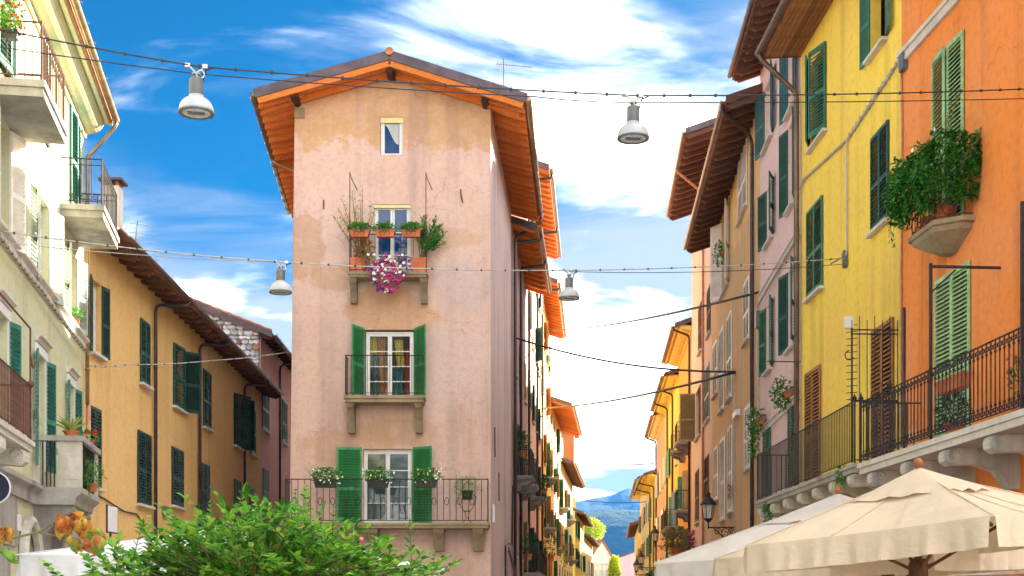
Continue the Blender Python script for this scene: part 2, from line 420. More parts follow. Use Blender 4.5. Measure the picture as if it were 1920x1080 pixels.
def glazed(par, u0, u1, z0, z1, leaves=2, rows=4, y=.12, fm='frame_white', pm_='pane_dark', low=.12, rows_z=None, headm=None):
    b = MB(); fw = .05
    b.box(u0, u0 + fw, y - .02, y + .06, z0, z1); b.box(u1 - fw, u1, y - .02, y + .06, z0, z1)
    b.box(u0 + fw, u1 - fw, y - .02, y + .06, z1 - fw, z1)
    lw = (u1 - u0 - 2 * fw) / leaves; panes = []
    for i in range(leaves):
        a0 = u0 + fw + i * lw + .003; a1 = a0 + lw - .006; s_ = .06
        b.box(a0, a0 + s_, y - .01, y + .04, z0, z1 - fw - .004); b.box(a1 - s_, a1, y - .01, y + .04, z0, z1 - fw - .004)
        b.box(a0 + s_, a1 - s_, y - .01, y + .04, z0, z0 + low); b.box(a0 + s_, a1 - s_, y - .01, y + .04, z1 - fw - .08, z1 - fw - .004)
        q0, q1 = z0 + low, z1 - fw - .08
        cuts = rows_z or [k / rows for k in range(1, rows)]
        ed = [q0] + [q0 + (q1 - q0) * k for k in cuts] + [q1]
        for k in range(1, len(ed) - 1): b.box(a0 + s_, a1 - s_, y, y + .03, ed[k] - .014, ed[k] + .014)
        for k in range(len(ed) - 1): panes.append((a0 + s_, a1 - s_, ed[k] + (.014 if k else 0), ed[k + 1] - (.014 if k < len(ed) - 2 else 0)))
    o = b.build('window', fm, par)
    for (a0, a1, q0, q1) in panes: MB().box(0, a1 - a0, 0, .008, 0, q1 - q0).build('pane', pm_, o, (a0, y + .012, q0), (rnd(-.006, .006), 0, rnd(-.006, .006)))
    return o


# ------------------------------------------------------------------ houses
class House:
    def __init__(s, label, A, B, z_eave, wall, over=.9, slope=.33, half=5.0, z0=0.0, name='house', cat='house', group=None):
        s.A, s.B = Vector(A), Vector(B); d = s.B - s.A; s.L = d.length; s.d = d / s.L
        s.ze, s.over, s.slope, s.half, s.wall, s.z0 = z_eave, over, slope, half, wall, z0
        s.ztop = z_eave + slope * over
        s.rot = math.atan2(s.d.y, s.d.x); s.n = Vector((s.d.y, -s.d.x))       # n points to the street
        s.o = thing(name, label, cat, (s.A.x, s.A.y, 0), s.rot, group)
        s.holes = []
    def uz(s, px, py, out=0.0):
        a = s.A + s.n * out; k = (px - CX) / F
        # a + u d = Y (k, 1)
        u = (k * a.y - a.x) / (s.d.x - k * s.d.y); Y = a.y + u * s.d.y
        return u, EYE + (CY - py) / F * Y, Y
    def rect(s, xl, xr, yt, yb):
        u0, u1 = s.uz(xl, 0)[0], s.uz(xr, 0)[0]; c = (xl + xr) / 2
        return u0, u1, s.uz(c, yb)[1], s.uz(c, yt)[1]
    def world(s, u, y, z):
        p = s.A + s.d * u - s.n * y; return Vector((p.x, p.y, z))
    def hole(s, u0, u1, z0, z1, dp=.22): s.holes.append((u0, u1, z0, z1, dp))
    def sill(s, u0, u1, z, mat='marble', out=.13, th=.07, ext=.1):
        return MB().box(u0 - ext, u1 + ext, -out, .05, z - th, z - .004).build('sill', mat, s.o)
    def shut(s, r, mat, mode='closed', slats='joined', sill='marble', al=0, ar=0, reveal=.16, single=False, glaze=None, pitch=.075):
        """closed: leaves in the opening; al/ar opening angles of the two leaves"""
        u0, u1, z0, z1 = r
        s.hole(u0, u1, z0, z1, reveal)
        if single: shutter(s.o, u0, z0 + .01, u1 - u0, z1 - z0 - .02, mat, al, 'L', -.015, slats, pitch)
        else:
            h_ = (u1 - u0) / 2 - .004
            if al is not None: shutter(s.o, u0, z0 + .01, h_, z1 - z0 - .02, mat, al, 'L', -.015 if al < 90 else -.03, slats, pitch)
            if ar is not None: shutter(s.o, u1, z0 + .01, h_, z1 - z0 - .02, mat, ar, 'R', -.015 if ar < 90 else -.03, slats, pitch)
        if glaze: glazed(s.o, u0 + .01, u1 - .01, z0 + .005, z1 - .01, 2, 2, .14, *glaze)
        if sill: s.sill(u0, u1, z0, sill)
    def finish(s, batter=0.0):
        us = sorted({0.0, s.L} | {min(max(h[k], 0), s.L) for h in s.holes for k in (0, 1)})
        zs = sorted({s.z0, s.ztop} | {h[k] for h in s.holes for k in (2, 3)})
        b = MB(); bt = lambda u, z: (u + (batter * z / s.ztop if u == 0 else 0))
        for i in range(len(us) - 1):
            for j in range(len(zs) - 1):
                uc, zc = (us[i] + us[i + 1]) / 2, (zs[j] + zs[j + 1]) / 2
                if any(h[0] < uc < h[1] and h[2] < zc < h[3] for h in s.holes): continue
                b.add([(bt(us[i], zs[j]), 0, zs[j]), (us[i + 1], 0, zs[j]), (us[i + 1], 0, zs[j + 1]), (bt(us[i], zs[j + 1]), 0, zs[j + 1])], [(0, 1, 2, 3)])
        for (u0, u1, z0, z1, d) in s.holes:
            b.add([(u0, 0, z0), (u1, 0, z0), (u1, d, z0), (u0, d, z0)], [(0, 3, 2, 1)]); b.add([(u0, 0, z1), (u1, 0, z1), (u1, d, z1), (u0, d, z1)], [(0, 1, 2, 3)])
            b.add([(u0, 0, z0), (u0, 0, z1), (u0, d, z1), (u0, d, z0)], [(0, 1, 2, 3)]); b.add([(u1, 0, z0), (u1, 0, z1), (u1, d, z1), (u1, d, z0)], [(0, 3, 2, 1)])
        D = 2 * s.half; zr = s.ztop + s.slope * s.half - .01
        for u in (0, s.L):
            b.add([(bt(u, s.z0), 0, s.z0), (u, D, s.z0), (u, D, s.ztop), (u, s.half, zr), (bt(u, s.ztop), 0, s.ztop)], [(0, 1, 2, 3, 4)])
        b.add([(0, D, s.z0), (s.L, D, s.z0), (s.L, D, s.ztop), (0, D, s.ztop)], [(0, 3, 2, 1)])
        s.wallo = b.build('wall', s.wall, s.o)
        return s.wallo
    def roof(s, u0=None, u1=None, nr=14, rmat='timber_brown', bmat='timber_brown_boards', gmat='gutter_brown', raft=(.10, .14), thick=.16, style='rafters', gutter=.075, fmat='fascia', each=True):
        u0 = -.1 if u0 is None else u0; u1 = s.L + .1 if u1 is None else u1
        o_, sl, zr = s.over, s.slope, None
        yb, zb = s.half, s.ze + s.slope * (s.over + s.half)
        ye, z_e = 2 * s.half + s.over, s.ze
        t = thick
        b = MB().prism([(-o_, s.ze), (yb, zb), (ye, z_e), (ye, z_e + t), (yb, zb + t), (-o_, s.ze + t)], u0, u1)
        ro = b.build('roof', 'tile_roof', s.o)
        # verge flashing at both ends
        for u, d_ in ((u0, -1), (u1, 1)):
            a, c = sorted((u, u + d_ * .03))
            MB().prism([(-o_ - .01, s.ze - .05), (yb, zb - .05), (yb, zb + t + .04), (-o_ - .01, s.ze + t + .04)], a, c).build('verge_board', fmat, ro)
        if style == 'rafters':
            bb = MB().prism([(-o_ + .01, s.ze - .025), (.02, s.ztop - .025), (.02, s.ztop - .004), (-o_ + .01, s.ze - .004)], u0 + .01, u1 - .01).build('soffit_boards', bmat, ro)
            def mk():
                h = raft[1]; y0, y1 = -o_ + .04, .06; f = lambda y: s.ze - .026 + sl * (y + o_)
                q = MB().prism([(y0, f(y0) - h * .55), (y0 + .07, f(y0 + .07) - h * .62), (y0 + .13, f(y0 + .13) - h), (y1, f(y1) - h), (y1, f(y1)), (y0, f(y0))], -raft[0] / 2, raft[0] / 2)
                return q.mesh('rafter', rmat)
            me = mk()
            for i in range(nr):
                link('rafter', me, ro, (u0 + .12 + (u1 - u0 - .24) * i / (nr - 1), 0, 0))
        elif style == 'planks':
            np_ = 8; wd = (o_ - .03) / np_
            me = MB().box(0, u1 - u0 - .02, 0, wd - .012, -.03, 0).mesh('plank', 'timber_plank')
            for i in range(np_):
                y = -o_ + .02 + i * wd
                link('plank', me, ro, (u0 + .01, y, s.ze + sl * (y + o_) - .006 - .006 * (i % 2)), (math.atan(sl), 0, 0))
        elif style == 'cove':
            pr = [(.02, s.ztop - .55), (-.06, s.ztop - .55), (-.06, s.ztop - .46)]
            for i in range(7):
                a = R(90 * i / 6); pr.append((-.08 - (o_ - .25) * math.sin(a), s.ztop - .44 + .30 * (1 - math.cos(a))))
            pr += [(-o_ + .14, s.ze - .03), (-o_ + .06, s.ze - .03), (-o_ + .02, s.ze + .05), (.02, s.ze + .05)]
            MB().prism(pr, u0 + .01, u1 - .01).build('cornice', bmat, ro)
        if gutter:
            g_ = MB(); r = gutter; n = 8; c = (-o_ - r - .012, s.ze + t * .55)
            outer = [(c[0] + r * math.cos(R(180 + 180 * i / n)), c[1] + r * math.sin(R(180 + 180 * i / n))) for i in range(n + 1)]
            inner = [(c[0] + (r - .008) * math.cos(R(180 + 180 * i / n)), c[1] + (r - .008) * math.sin(R(180 + 180 * i / n))) for i in range(n + 1)]
            g_.prism(outer + inner[::-1], u0 - .03, u1 + .03)
            for i in range(max(2, int((u1 - u0) / .9))):
                u = u0 + .3 + i * .9
                if u < u1:
                    g_.prism([(y - .004 * 0, z - .006) for y, z in outer] + [(y, z + .004) for y, z in inner[::-1]], u, u + .025)
                    g_.tube(arc((u, c[0] - r - .015, c[1] + .03), .022, -60, 210, 6), .005, 4)
            s.gut = g_.build('gutter', gmat, s.o, smooth=False); s.gc = c
        s.ro = ro
        return ro
    def pipe(s, u, z0, z1=None, mat='gutter_dark', from_u=None, r=.05, y=-.09):
        """downpipe along the wall with a swan neck up to the gutter"""
        z1 = z1 or s.ze - .45
        pts = [(u, y, z0), (u, y, z1 - .15), (u, y - .03, z1)]
        if from_u is not None:
            ye, zt = s.gc[0], s.gc[1] - .07
            pts += [(u + (from_u - u) * .12, y - .1, z1 + .07), (u + (from_u - u) * .9, ye + .06, zt - .16), (from_u, ye, zt - .06), (from_u, ye, zt + .02)]
        b = MB().tube(pts, r, 8)
        zz = z0 + .8
        while zz < z1 - .3:
            b.lathe([(r + .012, -.02), (r + .012, .02)], 8, (u, y, zz)); zz += 1.9
        return b.build('downpipe', mat, s.o, smooth=True)
    def balcony(s, u0, u1, z, proj=.85, th=.14, rail=.95, step=.115, slab='stone_grey', iron='iron', brackets=(), bh=.55, bw=.16, bar=.009, moulded=True, style='plain', bmat=None, rail_y=None, volute=False):
        """z = top of the slab"""
        b = MB()
        if moulded:
            b.box(u0, u1, -proj, .03, z - th * .45, z); b.box(u0 + .035, u1 - .035, -proj + .035, .03, z - th, z - th * .45 - .001)
        else: b.box(u0, u1, -proj, .03, z - th, z)
        o = b.build('balcony', slab, s.o)
        ry = -(proj - .06) if rail_y is None else rail_y
        a0, a1 = u0 + .05, u1 - .05
        rb = MB()
        for zz, rr in ((rail, .016), (.07, .012)):
            rb.tube([(a0, -.01, z + zz), (a0, ry, z + zz)], rr, 4); rb.tube([(a1, -.01, z + zz), (a1, ry, z + zz)], rr, 4); rb.tube([(a0 - .01, ry, z + zz), (a1 + .01, ry, z + zz)], rr, 4)
        for uu in (a0, a1): rb.box(uu - .014, uu + .014, ry - .014, ry + .014, z, z + rail + .02)
        rb.build('railing', iron, o)
        me = shared(('bal', iron, round(rail, 2), bar), lambda: MB().tube([(0, 0, .06), (0, 0, rail)], bar, 5, False).mesh('baluster', iron))
        n = max(2, round((a1 - a0) / step)); L = []
        for i in range(1, n): L.append((a0 + (a1 - a0) * i / n, ry))
        m_ = max(2, round(-ry / step))
        for uu in (a0, a1):
            for i in range(1, m_): L.append((uu, ry * i / m_))
        for q in L: link('baluster', me, o, (q[0], q[1], z))
        bmat = bmat or slab
        for uu in brackets:
            if volute:
                pr = [(.02, 0), (-proj + .1, 0), (-proj + .02, -.05), (-proj + .02, -.2), (-proj + .1, -.26), (-proj + .24, -.25), (-proj * .55, -.24), (-proj * .3, -.34), (-proj * .12, -bh), (.02, -bh)]
                q = MB().prism(pr, -bw / 2, bw / 2)
                MX = Matrix.Rotation(R(90), 3, 'Y')
                q.lathe([(.115, -bw / 2 - .02), (.115, bw / 2 + .02)], 16, (0, -proj + .13, -.125), MX)
                for sx in (-1, 1): q.tube([(sx * (bw / 2 + .024), -proj + .13 + .1 * math.cos(t * .5) * (1 - t / 34), -.125 + .1 * math.sin(t * .5) * (1 - t / 34)) for t in range(30)], .013, 4)
            else:
                pr = [(.02, 0), (-proj * .78, 0), (-proj * .80, -.12), (-proj * .62, -.2), (-proj * .42, -bh * .55), (-proj * .34, -bh * .85), (-proj * .30, -bh), (.02, -bh)]
                q = MB().prism(pr, -bw / 2, bw / 2)
                q.box(-bw / 2 - .015, bw / 2 + .015, -proj * .84, .02, -.07, -.001)
            q.build('bracket', bmat, o, (uu, 0, z - th - .002))
        return o, ry, L


# ------------------------------------------------------------------ plants
def foliage(name, mat, c, rad, n, L, wd, parent=None, droop=.0, up=.3, shell=.55):
    b = MB(); c = Vector(c)
    for i in range(n):
        while True:
            q = Vector((rnd(-1, 1), rnd(-1, 1), rnd(-1, 1)))
            if shell < q.length <= 1 and noise.noise(q * 2.3 + c) > -.32: break
        lump = 1 + .22 * noise.noise(q * 2.1 + c * 3)
        p = c + Vector((q.x * rad[0], q.y * rad[1], q.z * rad[2])) * lump
        d = (q + Vector((rnd(-1, 1), rnd(-1, 1), rnd(-1, 1))) * .8 + Vector((0, 0, up - droop))).normalized()
        k = rnd(.7, 1.25)
        b.leaf(p, d, Vector((rnd(-.6, .6), rnd(-.6, .6), 1)), L * k, wd * k)
    o = b.build(name, mat, parent); o['kind'] = 'stuff'
    return o
def blooms(name, mat, pts, r, parent):
    b = MB()
    for p in pts:
        p = Vector(p); d = Vector((rnd(-.5, .5), -1, rnd(-.2, .7))).normalized(); a = d.orthogonal().normalized(); e = d.cross(a); rr = r * rnd(.75, 1.2)
        vs = [p]; n = 10
        for k in range(n):
            q = 2 * math.pi * k / n; f = rr * (1.0 if k % 2 else .72)
            vs.append(p + a * math.cos(q) * f + e * math.sin(q) * f + d * rr * .25)
        b.add(vs, [(0, 1 + k, 1 + (k + 1) % n) for k in range(n)])
    o = b.build(name, mat, parent); o['kind'] = 'stuff'; return o
def stems(name, mat, base, tips, r, parent):
    b = MB(); base = Vector(base)
    for t in tips:
        t = Vector(t); m_ = base.lerp(t, .5) + Vector((rnd(-.04, .04), rnd(-.04, .04), .03))
        b.tube([base, m_, t], [r, r * .8, r * .4], 4, False)
    return b.build(name, mat, parent)
def pot(parent, loc, r, h, mat='terracotta', name='pot'):
    return MB().lathe([(r * .72, 0), (r * .95, h * .82), (r * 1.06, h * .82), (r * 1.06, h), (r * .92, h), (r * .9, h * .9), (0.001, h * .9)], 14, loc).build(name, mat, parent, smooth=False)
def trough(parent, c, l, wd, h, mat, rot=0, name='trough'):
    b = MB(); x, y = l / 2, wd / 2; t = .86
    b.add([(-x * t, -y * t, 0), (x * t, -y * t, 0), (x * t, y * t, 0), (-x * t, y * t, 0), (-x, -y, h), (x, -y, h), (x, y, h), (-x, y, h)],
          [(0, 3, 2, 1), (0, 1, 5, 4), (1, 2, 6, 5), (2, 3, 7, 6), (3, 0, 4, 7)])
    b.box(-x - .012, x + .012, -y - .012, -y + .012, h - .035, h); b.box(-x - .012, x + .012, y - .012, y + .012, h - .035, h)
    b.box(-x - .012, -x + .012, -y + .012, y - .012, h - .035, h); b.box(x - .012, x + .012, -y + .012, y - .012, h - .035, h)
    b.add([(-x, -y, h - .03), (x, -y, h - .03), (x, y, h - .03), (-x, y, h - .03)], [(0, 1, 2, 3)])
    return b.build(name, mat, parent, c, (0, 0, rot))
# ------------------------------------------------------------------ ground, street, hills
def sheet(name, pts, z, mat):
    o = MB().add([(x, y, z) for x, y in pts], [tuple(range(len(pts)))]).build(name, mat); o['kind'] = 'structure'; return o
simple('paving', (.46, .44, .40), .85, var=.35, scale=.8, bump=.4, bscale=6)
simple('earth', (.13, .14, .06), .95, var=.4, scale=.01, bump=0)
sheet('ground', [(-6000, -6000), (6000, -6000), (6000, 9000), (-6000, 9000)], -.02, 'earth')
sheet('paving', [(-60, -60), (60, -60), (60, 240), (-60, 240)], 0, 'paving')
m, g, out = newmat('forest')
oc = g.n('TexCoord').outputs['Object']
fc = g.mix(g.step(g.noise(oc, .02, 8, .7), .35, .65), (.008, .026, .016, 1), (.03, .06, .032, 1))
fc = g.mix(g.step(g.noise(oc, .0045, 5, .6), .5, .62), fc, (.06, .08, .045, 1))
bs = g.n('BsdfPrincipled', {'Base Color': fc, 'Roughness': .95, 'Specular IOR Level': .1})
g.set(bs.inputs['Normal'], g.n('Bump', {'Height': g.noise(oc, .05, 6, .7), 'Strength': 1.0, 'Distance': 12}).outputs[0])
g.t.links.new(bs.outputs[0], out.inputs[0])
def hill(name, y0, y1, hfun, x0=-2600, x1=3400, nx=260, ny=44):
    b = MB()
    vs = []
    for j in range(ny + 1):
        for i in range(nx + 1):
            x = x0 + (x1 - x0) * i / nx; t = j / ny; y = y0 + (y1 - y0) * t
            e = min(1, (x - x0) / 500, (x1 - x) / 500)
            h = hfun(x) * (math.sin(math.pi * min(t * 1.05, 1)) ** .8) * max(e, 0)
            h += (h * .16) * noise.fractal(Vector((x * .004, y * .004, 1.7)), 1, 2, 5) + min(h * .1, 1) * 9 * abs(noise.noise(Vector((x * .06, y * .06, 4))))
            vs.append((x, y, h - 3))
    fs = [(j * (nx + 1) + i, j * (nx + 1) + i + 1, (j + 1) * (nx + 1) + i + 1, (j + 1) * (nx + 1) + i) for j in range(ny) for i in range(nx)]
    o = b.add(vs, fs).build(name, 'forest'); o['kind'] = 'structure'; return o
hill('hills', 2300, 3900, lambda x: 258 + 20 * noise.noise(Vector((x * .0016, 3.3, 0))) - .006 * abs(x - 300))
hill('hills', 1500, 2100, lambda x: 128 + 52 * noise.noise(Vector((x * .0045 + .9, 9.1, 0))))

# ------------------------------------------------------------------ the tall narrow corner house in the middle
H = House('tall narrow old pink house with orange timber eaves and three balconies', (-6.72, 40), (-.64, 40), 16.4, 'plaster_old_pink', name='corner_house', over=0, slope=0)
C = H.o
ZT, ZA, UA = 16.62, 17.83, 3.12        # wall head, apex, apex position
att = H.rect(713, 756, 219, 290); top = H.rect(701, 770, 383, 517); mid = H.rect(684, 777, 618, 749); lo = H.rect(681, 772, 842, 984)
H.ztop = ZT
for r, d in ((att, .2), (top, .22), (mid, .2), (lo, .2)): H.hole(*r, d)
BT = .2
# front with gable, sides splaying outwards behind
us = sorted({0, 6.08} | {h[k] for h in H.holes for k in (0, 1)}); zs = sorted({0, ZT} | {h[k] for h in H.holes for k in (2, 3)})
b = MB(); bt = lambda u, z: u + (BT * z / ZT if u == 0 else 0)
for i in range(len(us) - 1):
    for j in range(len(zs) - 1):
        uc, zc = (us[i] + us[i + 1]) / 2, (zs[j] + zs[j + 1]) / 2
        if any(h[0] < uc < h[1] and h[2] < zc < h[3] for h in H.holes): continue
        b.add([(bt(us[i], zs[j]), 0, zs[j]), (us[i + 1], 0, zs[j]), (us[i + 1], 0, zs[j + 1]), (bt(us[i], zs[j + 1]), 0, zs[j + 1])], [(0, 1, 2, 3)])
b.add([(BT, 0, ZT), (6.08, 0, ZT), (6.08, 0, 16.86), (UA, 0, ZA), (BT, 0, 16.96)], [(0, 1, 2, 3, 4)])
for (u0, u1, z0, z1, d) in H.holes:
    b.add([(u0, 0, z0), (u1, 0, z0), (u1, d, z0), (u0, d, z0)], [(0, 3, 2, 1)]); b.add([(u0, 0, z1), (u1, 0, z1), (u1, d, z1), (u0, d, z1)], [(0, 1, 2, 3)])
    b.add([(u0, 0, z0), (u0, 0, z1), (u0, d, z1), (u0, d, z0)], [(0, 1, 2, 3)]); b.add([(u1, 0, z0), (u1, 0, z1), (u1, d, z1), (u1, d, z0)], [(0, 3, 2, 1)])
b.build('wall', 'plaster_old_pink', C)
MB().add([(0, 0, 0), (BT, 0, 17.0), (-.58, 10, 17.0), (-.78, 10, 0)], [(0, 1, 2, 3)]).add([(6.08, 0, 0), (6.08, 0, 16.9), (6.68, 10, 16.9), (6.68, 10, 0)], [(3, 2, 1, 0)]).add(
    [(-.78, 10, 0), (6.68, 10, 0), (6.68, 10, 16.9), (UA, 10, ZA), (-.58, 10, 17.0)], [(0, 1, 2, 3, 4)]).build('side_wall', 'plaster_old_side', C)
# roof: two slopes, underside z falls from the ridge to the eaves
YF, YB = -.8, 10.6
def uel(y): return -.80 - .075 * (y - YF)
def uer(y): return 7.10 + .055 * (y - YF)
ZEL, ZER = 16.72, 16.58
def slab(z_off, th, name, mat, par, inset=0.0):
    b = MB()
    for eu, ze in ((uel, ZEL), (uer, ZER)):
        sg = 1 if eu is uel else -1
        a0, a1 = eu(YF) + sg * inset, eu(YB) + sg * inset
        vs = [(a0, YF, ze + z_off), (UA, YF, ZA + z_off), (UA, YB, ZA + z_off), (a1, YB, ze + z_off)]
        vs += [(x, y, z + th) for x, y, z in vs]
        b.add(vs, [(0, 1, 2, 3), (7, 6, 5, 4), (0, 4, 5, 1), (1, 5, 6, 2), (2, 6, 7, 3), (3, 7, 4, 0)])
    return b.build(name, mat, par)
ro = slab(.05, .2, 'roof', 'tile_roof', C)
slab(.0, .045, 'soffit_boards', 'timber_boards', ro, .02)
for eu, ze in ((uel, ZEL), (uer, ZER)):                       # metal fascia and timber barge boards on the gable
    sg = 1 if eu is uel else -1
    e0 = eu(YF)
    dv = Vector((UA - e0, 0, ZA - ze)); up = Vector((-dv.z, 0, dv.x)).normalized() * (1 if dv.x > 0 else -1)
    cen = Vector(((e0 + UA) / 2, YF - .035, (ze + ZA) / 2))
    MB().obox(cen + up * .16, dv * .5, (0, .03, 0), up * .135).build('fascia', 'fascia', ro)
    MB().obox(cen + up * -.065 + Vector((0, .05, 0)), dv * .49, (0, .05, 0), up * .085).build('barge_board', 'timber_orange', ro)
    MB().obox(cen + up * -.10 + Vector((0, .70, 0)), dv * .47, (0, .05, 0), up * .09).build('barge_board', 'timber_orange', ro)
    n = 20
    for i in range(n):
        y = YF + .35 + (YB - YF - .5) * i / (n - 1)
        uw = (BT - .075 * y if sg > 0 else 6.08 + .06 * y) + sg * .3; e = eu(y) + sg * .03
        k = (ZA - ze) / (UA - eu(y)); f = lambda u: ze + k * (u - eu(y)) - .01
        c = Vector(((uw + e) / 2, y, (f(uw) + f(e)) / 2 - .075)); d = Vector((uw - e, 0, f(uw) - f(e)))
        MB().obox((0, 0, 0), d * .5, (0, .055, 0), (0, 0, .072)).build('rafter', 'timber_orange', ro, c)
    gx = -sg * .09
    gb = MB().tube([(eu(YF) + gx, YF - .06, ze + .1), (eu(YB) + gx, YB, ze + .1)], .095, 10)
    for i in range(12):
        y = YF + .3 + i * .95; gb.tube(arc((eu(y) + gx - sg * .1, y, ze + .16), .03, -60, 230, 7, 'xz'), .007, 4)
        gb.tube([(eu(y) + gx + .101 * math.cos(R(q)), y, ze + .1 + .101 * math.sin(R(q))) for q in range(150 if sg < 0 else 30, 330 if sg > 0 else 391, 30)], .01, 4)
    gb.build('gutter', 'gutter_brown' if sg > 0 else 'gutter_copper', C, smooth=True)
for u, z in ((UA, ZA - .17), (.28, 16.92), (5.93, 16.86)):
    MB().tube([(u, .15, z - .02), (u, -.72, z), (u, -.74, z)], [.125, .13, .11], 10).build('purlin', 'log_dark', ro)
MB().box(.2, .5, -.06, .02, 16.45, 16.75).build('corbel', 'stone_brown', C)
for i in range(14): MB().tube([(0, 0, 0), (0, .42, -.01)], [.12, .10], 10).build('ridge_tile', 'tile_roof', ro, (UA, YF - .1 + i * .4, ZA + .27))
MB().tube([(uer(YB) + .09, YB - .1, ZER + .02), (uer(YB) + .07, YB - .1, ZER - .15), (6.95, YB - .3, ZER - .75), (6.84, YB - .5, ZER - .95), (6.84, YB - .5, 0)], .055, 8).build('downpipe', 'gutter_dark', C, smooth=True)
MB().tube([(uel(4.5) - .09, 4.5, ZEL + .02), (uel(4.5) + .1, 4.5, ZEL - .12), (-.4, 4.6, ZEL - .4), (-.42, 4.6, 0)], .05, 8).build('downpipe', 'gutter_copper', C, smooth=True)
# windows
u0, u1, z0, z1 = att
wd_ = glazed(C, u0 + .01, u1 - .01, z0 + .005, z1 - .01, 1, 1, .1, 'frame_white', 'pane_sky_tint', .06)
MB().box(u0 + .005, u1 - .005, .03, .16, z1 - .17, z1 - .006).build('lintel', 'frame_cream', C)
b = MB(); n = 10                                                     # swagged net curtain in front of the dark room
for i in range(n):
    for (a, c_) in ((i / n, (i + 1) / n),):
        x = lambda t: u0 + .14 + (u1 - u0 - .28) * t
        bot = lambda t: z1 - .22 - .58 * math.sin(math.pi / 2 * min(1, t * 1.05)) ** 1.6
        b.add([(x(a), .085, bot(a)), (x(c_), .085, bot(c_)), (x(c_), .085, z1 - .19), (x(a), .085, z1 - .19)], [(0, 1, 2, 3)])
        b.add([(x(a), .095, bot(a)), (x(c_), .095, bot(c_)), (x(c_), .095, z1 - .19), (x(a), .095, z1 - .19)], [(3, 2, 1, 0)])
b.build('curtain', 'curtain_sheer', C)
u0, u1, z0, z1 = top
glazed(C, u0 + .01, u1 - .01, z0 + .005, z1 - .01, 2, 3, .12, 'frame_white', 'pane_sky_tint', .3, [.22, .56, .64] and [.2, .6])
MB().box(u0 + .005, u1 - .005, .02, .1, z1 - .1, z1 - .006).build('lintel', 'frame_cream', C)
u0, u1, z0, z1 = lo
glazed(C, u0 + .01, u1 - .01, z0 + .005, z1 - .01, 2, 4, .12, 'frame_white', 'pane_pale', .16)
u0, u1, z0, z1 = mid
glazed(C, u0 + .03, u1 - .03, z0 + .005, z1 - .05, 2, 4, .12, 'frame_white', 'pane_clear', .1)
simple('room_wall', (.62, .42, .12), .9, var=.1, bump=0)
rb = MB().box(u0 - .6, u1 + .6, .25, 2.2, z0 - .3, z1 + .5); rb.f = [q for q in rb.f if sum(rb.v[i][1] for i in q) > 1.01]
rb.build('room', 'room_wall', C)
def drape(par, u0, u1, z0, z1, y, mat, folds=5, taper=0.0, amp=.035):
    b = MB(); n = folds * 6; m_ = 8; vs = []
    for j in range(m_ + 1):
        t = j / m_
        for i in range(n + 1):
            s_ = i / n; vs.append((u0 + (u1 - u0) * s_ + taper * (1 - t) ** 1.3 * (1 - 2 * 0) * (1 - s_ * .5), y + amp * math.sin(s_ * folds * 2 * math.pi), z0 + (z1 - z0) * t))
    b.add(vs, [(j * (n + 1) + i, j * (n + 1) + i + 1, (j + 1) * (n + 1) + i + 1, (j + 1) * (n + 1) + i) for j in range(m_) for i in range(n)])
    return b.build('curtain', mat, par, smooth=True)
L_ = u1 - u0
drape(C, u0 + .07, u0 + .32, z0 + 1.0, z1 - .1, .3, 'curtain_yellow', 3, .12)
drape(C, u0 + .34, u0 + .66, z0 + .1, z1 - .1, .34, 'curtain_orange', 4, .1)
drape(C, u0 + .2, u0 + .36, z0 + .1, z0 + 1.4, .26, 'curtain_teal', 2)
drape(C, u0 + .62, u0 + .72, z0 + .9, z1 - .2, .28, 'curtain_teal', 2)
drape(C, u0 + .86, u0 + 1.12, z0 + 1.05, z1 - .25, .3, 'curtain_yellow', 3, .1)
drape(C, u0 + 1.2, u0 + 1.42, z0 + .1, z1 - .5, .28, 'curtain_red', 3)
drape(C, u0 + .84, u0 + 1.1, z0 + .1, z0 + 1.0, .36, 'curtain_teal', 3)
u0, u1, z0, z1 = lo
# shutters of the two lower doors
sh_h = mid[3] - mid[2]
shutter(C, mid[0], mid[2] + .02, .66, sh_h + .02, 'green_bright', 116, 'L', -.02, 'each', .078)
shutter(C, mid[1], mid[2] + .02, .66, sh_h + .02, 'green_bright', 122, 'R', -.02, 'each', .078)
shutter(C, lo[0] - .04, lo[2] + .02, .74, lo[3] - lo[2] + .03, 'green_bright', 172, 'L', -.03, 'each', .078)
shutter(C, lo[1] + .02, lo[2] + .02, .68, lo[3] - lo[2] + .03, 'green_bright', 150, 'R', -.03, 'each', .078)
# balconies
ub = lambda x: H.uz(x, 0)[0]
z3 = H.uz(730, 519)[1]; b3, ry3, _ = H.balcony(ub(657), ub(804), z3, .62, .15, 1.12, .19, 'stone_brown', 'iron', (ub(665), ub(796)), .68, .2, .009)
for x in (657, 804):
    uu = ub(x) + (.05 if x < 700 else -.05)
    MB().tube([(uu, ry3, z3 + 1.1), (uu, ry3, z3 + 2.95), (uu + .02, -.3, z3 + 2.85), (uu + .16, .02, z3 + 2.6)], .014, 5).build('stay_rod', 'iron_rust', b3)
z2 = H.uz(725, 748)[1]; b2, ry2, _ = H.balcony(ub(650), ub(799), z2, .72, .2, 1.18, .16, 'stone_brown', 'iron', (ub(661), ub(787)), .85, .2, .009)
z1_ = H.uz(725, 984)[1]; b1, ry1, L1 = H.balcony(0.02, 6.06, z1_, .95, .15, 1.28, .185, 'stone_brown', 'iron', (.25, 1.6, 2.6, 4.55, 5.72), .65, .3, .011, bmat='stone_brown')
ring = MB().tube([(.062 * math.cos(2 * math.pi * k / 14), 0, .11 * math.sin(2 * math.pi * k / 14)) for k in range(15)], .011, 5, False).mesh('ring', 'iron')
fr_l = sorted(q[0] for q in L1 if abs(q[1] - ry1) < .01)
